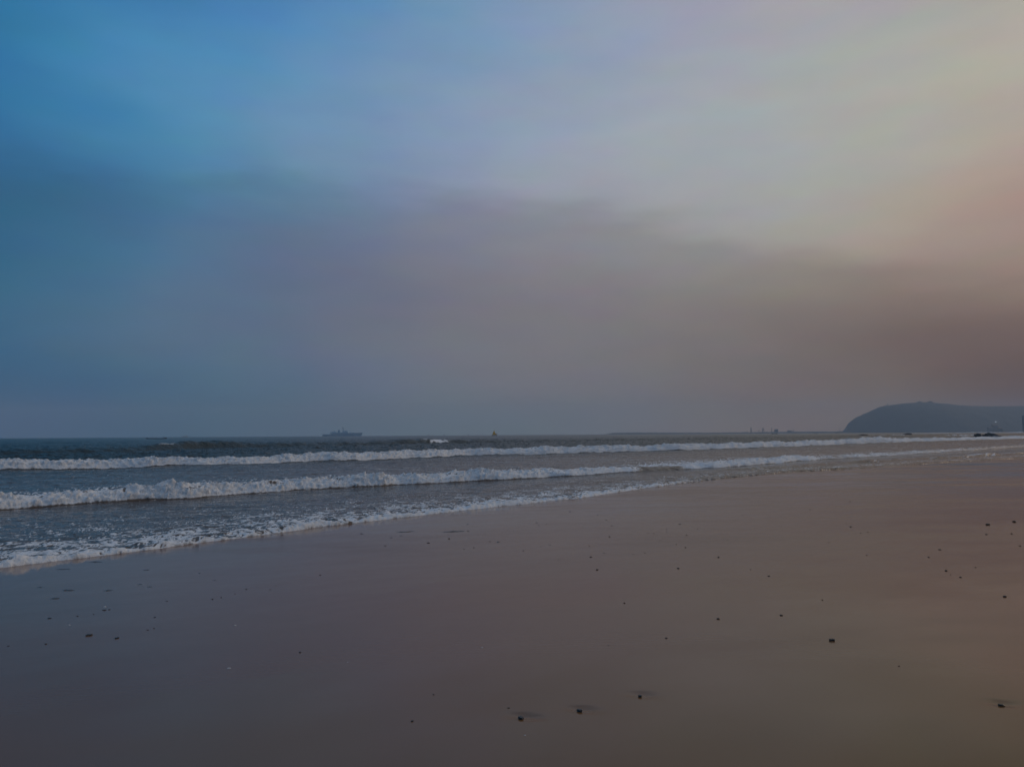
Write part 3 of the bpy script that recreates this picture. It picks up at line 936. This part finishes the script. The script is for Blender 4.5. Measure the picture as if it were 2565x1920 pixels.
def port():
    def X(p):
        return (p - 1282.5) / 1852 * 4800 * 1.0 + 2
    t = empty('control_tower', (X(1876), 4780, 5))
    tag(t, 'tall slim concrete tower, leftmost structure of the far port', 'tower')
    MB().tube([(0, 0, 0), (0, 0, 20), (0, 0, 29)], [3.6, 3.2, 3.0], 12).build('shaft', M_CONC, t)
    MB().tube([(0, 0, 29), (0, 0, 30), (0, 0, 33), (0, 0, 34.5)], [3.0, 4.2, 4.2, 1.0], 12).build('cabin', M_CONC, t)
    t = empty('water_tank', (X(1897), 4790, 7))
    tag(t, 'small stilted tank between the slim tower and the crane', 'tank')
    for a in (-2, 2):
        for b in (-2, 2):
            MB().tube([(a, b, 0), (a * .8, b * .8, 11)], [.4, .4], 6).build('leg', M_STEEL, t)
    MB().tube([(0, 0, 10.6), (0, 0, 11.5), (0, 0, 15), (0, 0, 16.5)], [2.0, 3.0, 3.0, .6], 10).build('tank', M_CONC, t)
    t = empty('portal_crane', (X(1906), 4780, 7))
    tag(t, 'portal crane with a wide top on the far port spit', 'crane')
    for a in (-6, 6):
        for b in (-5, 5):
            MB().tube([(a, b, 0), (a * .75, b * .7, 15)], [1.1, .9], 6).build('leg', M_STEEL, t)
    MB().box(-6.5, 6.5, -4.5, 4.5, 14, 17.5, .5, .5).build('platform', M_STEEL, t)
    MB().box(-4.5, 3.5, -3.5, 3.5, 17.4, 22.5, .4, .4).build('cabin', M_STEEL, t)
    MB().box(-9, 9, -1, 1, 25, 26.6).build('jib', M_STEEL, t)
    MB().tube([(0, 0, 22), (0, 0, 30)], [1.0, .5], 6).build('mast', M_STEEL, t)
    t = empty('chimney', (X(1929), 4790, 7))
    tag(t, 'thin chimney beside the silo block in the far port', 'chimney')
    MB().tube([(0, 0, 0), (0, 0, 14), (0, 0, 27)], [2.4, 2.0, 1.7], 10).build('stack', M_CONC, t)
    MB().tube([(0, 0, 26), (0, 0, 28)], [2.0, 2.0], 10).build('rim', M_STEEL, t)
    t = empty('silo_block', (X(1938.5), 4780, 6))
    tag(t, 'square silo block, the bulkiest building of the far port', 'building')
    MB().box(-9.5, 9.5, -9, 9, 0, 18).build('wall', M_CONC, t)
    MB().box(-8, 8, -7.5, 7.5, 17.9, 21).build('penthouse', M_CONC, t)
    for i in range(3):
        for j in range(3):
            MB().box(-7 + 5.2 * i, -4 + 5.2 * i, -9.2, -8.9, 3 + 5 * j, 5.6 + 5 * j).build('window', M_GLASS, t)
    t = empty('port_shed', (X(1972.5), 4780, 7))
    tag(t, 'low wide shed in the far port', 'building')
    MB().box(-13.5, 13.5, -8, 8, 0, 8.5).build('wall', M_CONC, t)
    MB().loft([[(-14.2, -8.8, 8.4), (-14.2, 8.8, 8.4), (-14.2, 0, 11.2)], [(14.2, -8.8, 8.4), (14.2, 8.8, 8.4), (14.2, 0, 11.2)]]).build('roof', M_STEEL, t)
    t = empty('jib_crane', (X(1982), 4780, 7))
    tag(t, 'slender jib crane to the right of the low port shed', 'crane')
    MB().tube([(0, 0, 0), (0, 0, 10)], [1.8, 1.4], 8).build('pedestal', M_STEEL, t)
    MB().box(-2.4, 2.0, -1.8, 1.8, 9.6, 13).build('cabin', M_STEEL, t)
    MB().tube([(1, 0, 12), (-4, 0, 21)], [.7, .4], 6).build('jib', M_STEEL, t)
    t = empty('harbour_beacon', (X(2091), spit_y(2095) - 10, 6))
    tag(t, 'harbour beacon mast on the spit just left of the headland', 'beacon')
    MB().box(-11, 5, -4, 4, 0, 3.2, .5, .5).build('base', M_WALL, t)
    MB().tube([(0, 0, 3), (0, 0, 12), (0, 0, 22)], [2.0, 1.3, 1.0], 8).build('column', M_STEEL, t)
    MB().tube([(0, 0, 22), (0, 0, 23), (0, 0, 25.5), (0, 0, 27)], [1.8, 1.8, 1.6, .3], 8).build('lantern', M_STEEL, t)
    t = empty('signal_pole', (X(2105), spit_y(2130) - 10, 6))
    tag(t, 'thin pole between the harbour beacon and the headland foot', 'pole')
    MB().tube([(0, 0, 0), (0, 0, 18)], [.8, .5], 6).build('shaft', M_STEEL, t)
    MB().box(-1.8, 1.8, -.4, .4, 15, 16).build('crossarm', M_STEEL, t)


port()


def headland_things():
    k = 4300 / 1852.0

    def X(p, y=4300):
        return (p - 1282.5) / 1852 * y + 5
    y0 = 4300 + .1 * (X(2221) - 1900)
    t = empty('lighthouse', (X(2221, y0), y0, 66.5 * k + 2))
    tag(t, 'tiny lighthouse on the left shoulder of the headland', 'lighthouse')
    MB().tube([(0, 0, -8), (0, 0, 5), (0, 0, 11)], [2.8, 2.3, 1.9], 10).build('tower', M_CONC, t)
    MB().tube([(0, 0, 11), (0, 0, 11.8), (0, 0, 14), (0, 0, 15.5)], [2.6, 2.6, 1.6, .3], 10).build('lantern', M_DARK, t)
    MB().box(-16, -5, -4, 4, -10, 3).build('keeper_house', M_CONC, t)
    for p, h, lab in ((2301, 8, 'left of two low buildings on the crest of the headland'), (2328, 9, 'right of two low buildings on the crest of the headland')):
        y1 = 4300 + .1 * (X(p) - 1900)
        t = empty('hilltop_building', (X(p, y1), y1, 75.5 * k))
        tag(t, lab, 'building')
        MB().box(-14, 14, -6, 6, -8, h * .55).build('wall', M_CONC, t)
        MB().box(-4, 5, -5, 5, h * .54, h).build('upper_floor', M_CONC, t)
        MB().tube([(9, 0, h * .5), (9, 0, h + 4)], [.5, .3], 6).build('antenna', M_STEEL, t)
    # lamp shining from the foot slope
    t = empty('floodlight_mast', (X(2489.5, 3900), 3900, 20))
    tag(t, 'lit white floodlight on a mast before the headland slope', 'lamp')
    MB().tube([(0, 0, -18), (0, 0, 33)], [1.0, .5], 6).build('mast', M_STEEL, t)
    m = bpy.data.materials.new('lamp_glow')
    m.use_nodes = True
    bs = m.node_tree.nodes['Principled BSDF']
    bs.inputs['Emission Color'].default_value = (0.85, 0.92, 1.0, 1)
    bs.inputs['Emission Strength'].default_value = 3.0
    nz = node(m.node_tree, 'ShaderNodeTexNoise', in_Scale=2.0)
    m.node_tree.links.new(nz.outputs[0], bs.inputs['Roughness'])
    MB().box(-1.6, 1.6, -1.2, 1.0, 33, 35.6, .2, .2).build('lamp_head', m, t)
    # houses at the foot of the headland
    for p, w, h, lab, mt in ((2474, 18, 13, 'pale low house left of the gabled block at the headland foot', M_WALL),
                             (2486, 22, 24, 'pale gabled block below the floodlight at the headland foot', M_WALL),
                             (2499, 14, 10, 'small dark house right of the gabled block at the headland foot', M_CONC)):
        t = empty('shore_house', (X(p, 3300), 3300, 6))
        tag(t, lab, 'building')
        MB().box(-w / 2, w / 2, -7, 7, -5, h).build('wall', mt, t)
        MB().loft([[(-w / 2 - 1, -8, h - .1), (-w / 2 - 1, 8, h - .1), (-w / 2 - 1, 0, h + 4)], [(w / 2 + 1, -8, h - .1), (w / 2 + 1, 8, h - .1), (w / 2 + 1, 0, h + 4)]]).build('roof', M_ROOF, t)
        for i in range(int(h // 4)):
            for j in range(int(w // 5)):
                MB().box(-w / 2 + 1.5 + 5 * j, -w / 2 + 3.5 + 5 * j, -7.2, -6.9, 1 + 4 * i, 3 + 4 * i).build('window', M_GLASS, t)
    t = empty('apartment_tower', (X(2562, 2600) + 9, 2600, 0))
    tag(t, 'dim grey apartment tower cut by the right edge of the picture', 'building')
    MB().box(-13, 25, -10, 10, 0, 58).build('wall', M_CONC, t)
    MB().box(-8, 10, -6, 6, 57.9, 63).build('roof_house', M_CONC, t)
    for i in range(13):
        MB().box(-13.8, 25.6, -11.2, -9.9, 3 + 4.2 * i, 4 + 4.2 * i).build('balcony', M_WALL, t)
        for j in range(6):
            MB().box(-11 + 6 * j, -8 + 6 * j, -10.2, -9.85, 4.6 + 4.2 * i, 6.6 + 4.2 * i).build('window', M_GLASS, t)


headland_things()


# ------------------------------------------------------------------ rocks in the surf
def blob_mesh(name, seed, rx, ry, rz, sub=3, rough=0.3, freq=1.6, flat=0.0):
    bm = bmesh.new()
    bmesh.ops.create_icosphere(bm, subdivisions=sub, radius=1.0)
    co = np.array([v.co[:] for v in bm.verts])
    d = 1 + rough * (perlin(co[:, 0] * freq + co[:, 2] * 2.1, co[:, 1] * freq - co[:, 2] * 1.3, seed)
                     + 0.5 * perlin(co[:, 0] * freq * 2.3 - co[:, 2] * 3, co[:, 1] * freq * 2.3 + co[:, 2] * 4, seed + 1))
    co = co * d[:, None]
    if flat:
        co[:, 2] = np.where(co[:, 2] > flat, flat + (co[:, 2] - flat) * .3, co[:, 2])
    co *= (rx, ry, rz)
    for v, c in zip(bm.verts, co):
        v.co = c
    me = bpy.data.meshes.new(name)
    bm.to_mesh(me)
    bm.free()
    return me


def surf_rocks():
    data = [(147.2, 234.5, 1.15, 1.0, 1.1, 0, 101, 'small pointed black rock in the surf before the headland'),
            (149.6, 231.5, 2.5, 1.2, 1.15, R(-20), 102, 'long black double humped rock in the surf before the headland'),
            (168.8, 357, 2.2, 1.2, .75, R(-15), 103, 'flat black rock awash behind the breaker peak'),
            (150.0, 327, .95, .8, .4, 0, 104, 'low dark rock awash left of the flat black rock'),
            (157.5, 345, .5, .5, .35, 0, 105, 'tiny dark rock just left of the flat black rock'),
            (222.5, 418, 3.0, 1.6, .9, 0, 106, 'dark rock ringed by white foam left of the pointed rock')]
    for (x, y, rx, ry, rz, a, s, lab) in data:
        me = blob_mesh('surf_rock', s, rx, ry, rz, 4, 0.34, 1.5)
        o = link('surf_rock', me, mat=M_ROCK)
        o.location = (x, y, 0.12)
        o.rotation_euler = (0, 0, a - R(30))
        tag(o, lab, 'rock', 'black rocks in the surf')
    # second hump of the long rock is part of it
    return


surf_rocks()


def foam_ridge(x0, y0, x1, y1, w, h, seed, n=90):
    """a low heap of broken water lying on the sea"""
    t = np.linspace(0, 1, n)[None, :]
    c = np.linspace(-1, 1, 11)[:, None]
    env = np.clip(np.sin(np.pi * t), 0, 1) ** .6 * np.clip(0.75 + 0.6 * perlin(t * n * .13, seed, seed), .15, 1.4)
    lx, ly = x1 - x0, y1 - y0
    ln = math.hypot(lx, ly)
    off = 0.8 * w * perlin(t * n * .05, 3.1, seed + 1)
    X = x0 + lx * t + (-ly / ln) * (c * w * env + off)
    Y = y0 + ly * t + (lx / ln) * (c * w * env + off)
    lump = np.abs(perlin(t * n * .5, c * 2.2, seed + 2)) + .5 * np.abs(perlin(t * n * 1.1, c * 4, seed + 3))
    Z = env * h * (1 - c ** 2) * (.55 + .8 * lump) - .05 + .15 * (1 - np.abs(c)) ** 2
    return X, Y, Z


def far_surf():
    m = simple_mat('sea_foam', (0.72, 0.73, 0.74), 0.8, 0.12, 1.0, 0.5)
    bm = bmesh.new()
    lines = [(186, 395, 235, 398, 2.2, .55, 1), (205, 360, 232, 372, 1.6, .5, 2), (190, 330, 222, 338, 1.2, .5, 3), (172, 300, 196, 309, 1.0, .35, 4),
             (141, 226, 152, 229, .7, .35, 5), (151, 229, 160, 232, .8, .5, 6), (160, 240, 190, 262, .9, .3, 7),
             (640, 1000, 760, 1012, 2.6, 1.2, 8), (560, 1000, 610, 1003, 1.6, .7, 9), (700, 1180, 790, 1190, 2.0, 1.2, 10),
             (420, 800, 470, 803, 1.5, .6, 11)]
    for l in lines:
        X, Y, Z = foam_ridge(*l)
        me = grid_mesh('surf_foam', X, Y, Z)
        bm.from_mesh(me)
        bpy.data.meshes.remove(me)
    me = bpy.data.meshes.new('surf_foam')
    bm.to_mesh(me)
    bm.free()
    o = link('surf_foam', me, mat=m)
    tag(o, 'white broken water heaped near the far surf rocks', kind='stuff')


far_surf()


# ------------------------------------------------------------------ stones, pebbles and shells on the sand
def sand_at(x, y):
    u, v = to_uv(x, y)
    rel = 0.0030 * fbm(np.array([u * 0.5]), np.array([v * 0.9]), 71, 3)[0] + 0.010 * perlin(np.array([u * 0.12]), np.array([v * 0.3]), 72)[0]
    return float(sand_z(x, y)) + float(rel)


M_STONE = simple_mat('wet_black_stone', (0.012, 0.012, 0.013), 0.35, 0.5, 60.0, 0.2)
M_BROWN = simple_mat('wet_brown_stone', (0.035, 0.022, 0.014), 0.4, 0.5, 60.0, 0.2)
M_SHELL = simple_mat('bleached_shell', (0.50, 0.47, 0.44), 0.5, 0.2, 80.0, 0.1)


def stones():
    info = {'A': ('black angular stone, largest of the three near the bottom centre', .75, 1, 'k', 0.0),
            'B': ('black blocky stone, middle of the three near the bottom centre', .95, 2, 'k', 0.0),
            'C': ('small black two lobed stone, rightmost of the three near the bottom centre', .8, 3, 'k', 0.5),
            'D': ('black double lobed stone on the sand in the right half', .95, 4, 'k', 0.6),
            'E': ('oval dark stone near the bottom right corner with a backwash trail', .6, 5, 'b', 0.0),
            'F': ('dark stone, larger of the pair by the right edge below the surf', .7, 6, 'k', 0.0),
            'G': ('dark stone, smaller of the pair, closest to the right edge', .6, 7, 'k', 0.0),
            'H': ('flat brown stone in the left foreground beside a black one', .5, 8, 'b', 0.0),
            'I': ('small black stone in the left foreground right of a brown one', .6, 9, 'k', 0.0),
            'J': ('small reddish brown stone left of the bottom centre stones', .7, 10, 'b', 0.0)}
    for (k, x, y, w, h) in STONES:
        lab, asp, s, mt, lobes = info[k]
        bm = bmesh.new()
        r = w / 2
        for q in ((-1, 1) if lobes else (0,)):
            me = blob_mesh('tmp', 200 + s * 3 + q, r * (.62 if lobes else 1), r * .75, max(h * .55, r * .42), 3, .34, 1.3, .5)
            b2 = bmesh.new()
            b2.from_mesh(me)
            bmesh.ops.translate(b2, verts=b2.verts, vec=(q * r * .42, q * r * .1, 0))
            b2.to_mesh(me)
            b2.free()
            bm.from_mesh(me)
            bpy.data.meshes.remove(me)
        me = bpy.data.meshes.new('stone')
        bm.to_mesh(me)
        bm.free()
        o = link('stone', me, mat=M_STONE if mt == 'k' else M_BROWN)
        o.location = (x, y, sand_at(x, y) + h * .2)
        o.rotation_euler = (0, 0, 0.2 * s - 1)
        tag(o, lab, 'stone', 'stones lying on the wet sand')


stones()

PEBBLES = [  # x, y, width, height, kind
    (-0.032, 4.582, 0.015, 0.007, 'd'), (0.059, 4.166, 0.011, 0.007, 'w'), (6.504, 16.311, 0.028, 0.019, 'd'), (4.94, 14.347, 0.025, 0.016, 'd'),
    (5.96, 13.189, 0.031, 0.023, 'd'), (6.095, 13.644, 0.016, 0.016, 'd'), (5.712, 12.286, 0.022, 0.015, 'd'), (5.896, 12.423, 0.022, 0.015, 'd'),
    (4.762, 11.289, 0.02, 0.013, 'd'), (4.754, 10.075, 0.024, 0.012, 'd'), (7.555, 11.937, 0.031, 0.023, 'd'), (7.99, 11.987, 0.031, 0.023, 'd'),
    (7.234, 10.686, 0.028, 0.014, 'd'), (5.972, 10.484, 0.039, 0.02, 'd'), (5.461, 9.853, 0.024, 0.018, 'd'), (5.564, 9.028, 0.023, 0.011, 'd'),
    (5.088, 8.822, 0.033, 0.022, 'd'), (4.991, 8.57, 0.011, 0.011, 'd'), (5.007, 8.408, 0.026, 0.016, 'd'), (4.821, 7.381, 0.033, 0.024, 'd'),
    (2.946, 8.651, 0.03, 0.015, 'd'), (3.024, 7.365, 0.013, 0.013, 'd'), (2.407, 6.772, 0.027, 0.016, 'd'), (1.841, 13.88, 0.023, 0.015, 'd'),
    (1.593, 12.331, 0.027, 0.02, 'd'), (1.15, 11.288, 0.018, 0.012, 'd'), (1.287, 10.597, 0.017, 0.012, 'd'), (1.063, 10.24, 0.033, 0.017, 'd'),
    (1.034, 9.231, 0.03, 0.02, 'd'), (2.391, 12.684, 0.021, 0.014, 'd'), (2.308, 12.748, 0.014, 0.014, 'd'), (2.72, 13.225, 0.022, 0.011, 'd'),
    (2.65, 12.887, 0.021, 0.011, 'd'), (3.123, 13.974, 0.054, 0.015, 'd'), (2.883, 12.412, 0.028, 0.014, 'd'), (2.525, 10.968, 0.024, 0.015, 'd'),
    (2.469, 11.319, 0.019, 0.013, 'd'), (1.858, 10.54, 0.017, 0.012, 'd'), (1.675, 10.448, 0.017, 0.011, 'd'), (2.031, 9.231, 0.031, 0.018, 'd'),
    (2.751, 10.036, 0.028, 0.02, 'd'), (3.5, 12.511, 0.021, 0.011, 'd'), (3.36, 11.727, 0.02, 0.01, 'd'), (3.269, 13.216, 0.022, 0.011, 'd'),
    (1.086, 7.361, 0.02, 0.014, 'd'), (1.812, 6.671, 0.026, 0.019, 'd'), (1.227, 6.066, 0.02, 0.013, 'd'), (0.74, 5.898, 0.013, 0.006, 'd'),
    (2.322, 11.796, 0.019, 0.01, 'd'), (-2.972, 8.368, 0.019, 0.014, 'd'), (-3.005, 8.124, 0.019, 0.009, 'd'), (-3.084, 7.942, 0.018, 0.012, 'd'),
    (-3.145, 7.863, 0.023, 0.014, 'd'), (-2.694, 8.335, 0.019, 0.009, 'd'), (-2.704, 8.562, 0.015, 0.01, 'd'), (-3.595, 7.809, 0.028, 0.009, 'd'),
    (-4.115, 7.587, 0.033, 0.019, 'w'), (-4.038, 7.433, 0.041, 0.014, 'd'), (-3.997, 7.451, 0.027, 0.011, 'd'), (-3.37, 7.083, 0.03, 0.008, 'd'),
    (-4.045, 7.257, 0.018, 0.009, 'd'), (-4.163, 7.196, 0.027, 0.011, 'd'), (-4.386, 7.125, 0.041, 0.014, 'd'), (-4.031, 6.845, 0.03, 0.013, 'w'),
    (-3.202, 6.604, 0.02, 0.008, 'd'), (-3.172, 6.657, 0.02, 0.008, 'd'), (-3.838, 6.199, 0.024, 0.012, 'd'), (-4.119, 6.16, 0.024, 0.008, 'd'),
    (-2.477, 6.712, 0.023, 0.015, 'w'), (-2.057, 5.465, 0.028, 0.013, 'w'), (-1.647, 5.835, 0.023, 0.013, 'd'), (-1.221, 5.565, 0.009, 0.006, 'w'),
    (2.667, 5.242, 0.01, 0.01, 'd'), (-2.364, 9.195, 0.026, 0.015, 'd'), (-0.244, 5.893, 0.016, 0.01, 'w'), (-0.513, 4.843, 0.011, 0.008, 'd'),
    (-1.056, 12.384, 0.034, 0.02, 'd'), (-1.347, 11.917, 0.052, 0.013, 'd'), (-0.797, 13.353, 0.036, 0.014, 'd'), (-1.992, 11.678, 0.038, 0.013, 'd'),
    (-0.593, 11.349, 0.025, 0.012, 'd'), (-0.734, 11.2, 0.018, 0.012, 'd'), (-0.37, 11.989, 0.026, 0.013, 'd'), (0.151, 10.943, 0.018, 0.012, 'd'),
    (8.181, 18.074, 0.032, 0.021, 'd'), (4.711, 15.313, 0.026, 0.013, 'd'), (0.615, 10.065, 0.016, 0.011, 'd'), (2.876, 9.094, 0.015, 0.01, 'd'),
    (-4.771, 9.763, 0.106, 0.012, 's'), (-5.018, 8.484, 0.16, 0.016, 's'), (-4.538, 8.43, 0.129, 0.013, 's'), (-4.887, 8.031, 0.112, 0.015, 's'),
    (-4.353, 8.767, 0.074, 0.011, 's'), (-4.165, 8.61, 0.072, 0.01, 's'), (-3.565, 8.973, 0.047, 0.01, 's'), (-3.951, 9.459, 0.039, 0.011, 's'),
    (1.281, 16.684, 0.054, 0.018, 's'), (1.798, 15.828, 0.052, 0.013, 's'), (1.855, 14.868, 0.057, 0.012, 's'), (0.469, 14.552, 0.079, 0.012, 's'),
    (0.645, 14.321, 0.054, 0.012, 's'), (0.484, 14.074, 0.046, 0.011, 's'), (0.57, 11.49, 0.05, 0.009, 's'), (0.417, 11.333, 0.037, 0.009, 's'),
    (-2.678, 13.245, 0.102, 0.015, 's'), (-0.235, 11.916, 0.058, 0.016, 's'), (-1.898, 13.429, 0.439, 0.015, 's'), (-1.033, 13.367, 0.507, 0.018, 's'),
    (-5.946, 9.929, 0.25, 0.012, 's'), (-5.843, 10.499, 0.26, 0.013, 's'), (-2.057, 12.644, 0.097, 0.01, 's'), (-1.925, 12.89, 0.084, 0.011, 's'),
    (-0.878, 14.455, 0.078, 0.012, 's'), (-5.458, 8.666, 0.088, 0.011, 's'),
]


def pebbles():
    dark = [blob_mesh('pebble_shape', 300 + i, .5, .42, .36, 2, .28, 1.4) for i in range(6)]
    for i, me in enumerate(dark):
        me.materials.append(M_STONE if i % 3 else M_BROWN)
    shell = []
    for i in range(3):      # half shells: a shallow ribbed dome
        bm = bmesh.new()
        n, rings = 14, 5
        top = bm.verts.new((0, 0, .30))
        prev = None
        for j in range(1, rings + 1):
            rr = j / rings
            ring = []
            for q in range(n):
                a = q * 2 * math.pi / n
                e = .5 * rr * (1 + .12 * math.cos(a * 1 + i)) * (1 + .05 * (q % 2))
                ring.append(bm.verts.new((e * math.cos(a), e * .8 * math.sin(a), .30 * math.sqrt(max(0, 1 - rr * rr)) + .02 * (q % 2) * (1 - rr))))
            for q in range(n):
                if prev is None:
                    bm.faces.new((top, ring[q], ring[(q + 1) % n]))
                else:
                    bm.faces.new((prev[q], ring[q], ring[(q + 1) % n], prev[(q + 1) % n]))
            prev = ring
        me = bpy.data.meshes.new('shell_shape')
        bm.to_mesh(me)
        bm.free()
        me.materials.append(M_SHELL)
        shell.append(me)
    rng = random.Random(3)
    placed = []
    for i, (x, y, w, h, k) in enumerate(PEBBLES):
        if k == 's':
            # a thin ridge of sand left by the backwash: part of the beach
            n = 24
            t = np.linspace(-1, 1, n)[None, :]
            c = np.linspace(-1, 1, 7)[:, None]
            wd = max(.035, h * 2.2)
            bend = .12 * w * perlin(t * 1.5, i * 1.7, 400 + i)
            env = np.clip(1 - t ** 2, 0, 1) * (1 + .4 * perlin(t * 3, i, 401))
            X = x + t * w * .5 + 0 * c
            Y = y + c * wd * (.4 + .6 * env) + bend + t * w * .10
            Z = h * .8 * env * np.exp(-(np.where(c < 0, c * 1.5, c * 2.2)) ** 2 * 2.0) - .003
            zz = sand_at(x, y)
            me = grid_mesh('sand_ripple', X - x, Y - y, Z)
            o = link('sand_ripple', me, parent=beach, mat=M_RIPPLE)
            o.location = (x, y, zz)
            continue
        me = shell[i % 3] if k == 'w' else dark[i % 6]
        o = link('shell' if k == 'w' else 'pebble', me)
        hh = max(h * .85, w * .25)
        if x < -1.5 and k == 'd':
            w, hh = w * .85, hh * .85
        o.scale = (w * 1.05, w * (.7 + .4 * rng.random()), hh * (1.0 if k == 'w' else 1.15))
        o.rotation_euler = (0, 0, rng.random() * 1.2 - .6)
        o.location = (x, y, sand_at(x, y) + (0 if k == 'w' else hh * .22))
        placed.append((o, k, x / y, y))
    # every pebble is named by its stretch of sand and its turn from the left
    order = 'first second third fourth fifth sixth seventh eighth ninth tenth eleventh twelfth thirteenth fourteenth fifteenth sixteenth'.split()
    zones = {}
    for o, k, a, y in placed:
        side = 'left' if a < -0.23 else ('right' if a > 0.23 else 'middle')
        belt = 'just below the foam' if y > 11.5 else ('halfway down the sand' if y > 7.6 else 'in the foreground')
        zones.setdefault((k, side, belt if k == 'd' else ''), []).append((a, o))
    for (k, side, belt), L in zones.items():
        L.sort(key=lambda q: q[0])
        for i, (a, o) in enumerate(L):
            turn = order[i] + ' from the left' if len(L) > 1 else 'the only one there'
            if k == 'w':
                tag(o, 'small pale shell on the %s third of the sand, %s' % (side, turn), 'shell', 'pale shells on the sand')
            else:
                tag(o, 'small dark pebble %s, %s third, %s' % (belt, side, turn), 'pebble', 'dark pebbles %s' % belt)


M_RIPPLE = simple_mat('ripple_sand', (0.040, 0.034, 0.028), 0.3, 0.2, 20.0)
pebbles()


# ------------------------------------------------------------------ evening haze
def haze():
    me = bpy.data.meshes.new('haze')
    b = MB().box(-6600, 6600, -4000, 6600, -4.0, 260.0)
    m = bpy.data.materials.new('haze_air')
    m.use_nodes = True
    t = m.node_tree
    t.nodes.clear()
    out = node(t, 'ShaderNodeOutputMaterial')
    pv = node(t, 'ShaderNodeVolumePrincipled')
    pv.inputs['Color'].default_value = (0.68, 0.77, 0.86, 1)
    pv.inputs['Density'].default_value = HAZE_DENSITY
    pv.inputs['Anisotropy'].default_value = 0.0
    t.links.new(pv.outputs[0], out.inputs['Volume'])
    o = b.build('haze', m)
    tag(o, 'thin evening haze over the sea', kind='stuff')


HAZE_DENSITY = 0.00015
haze()
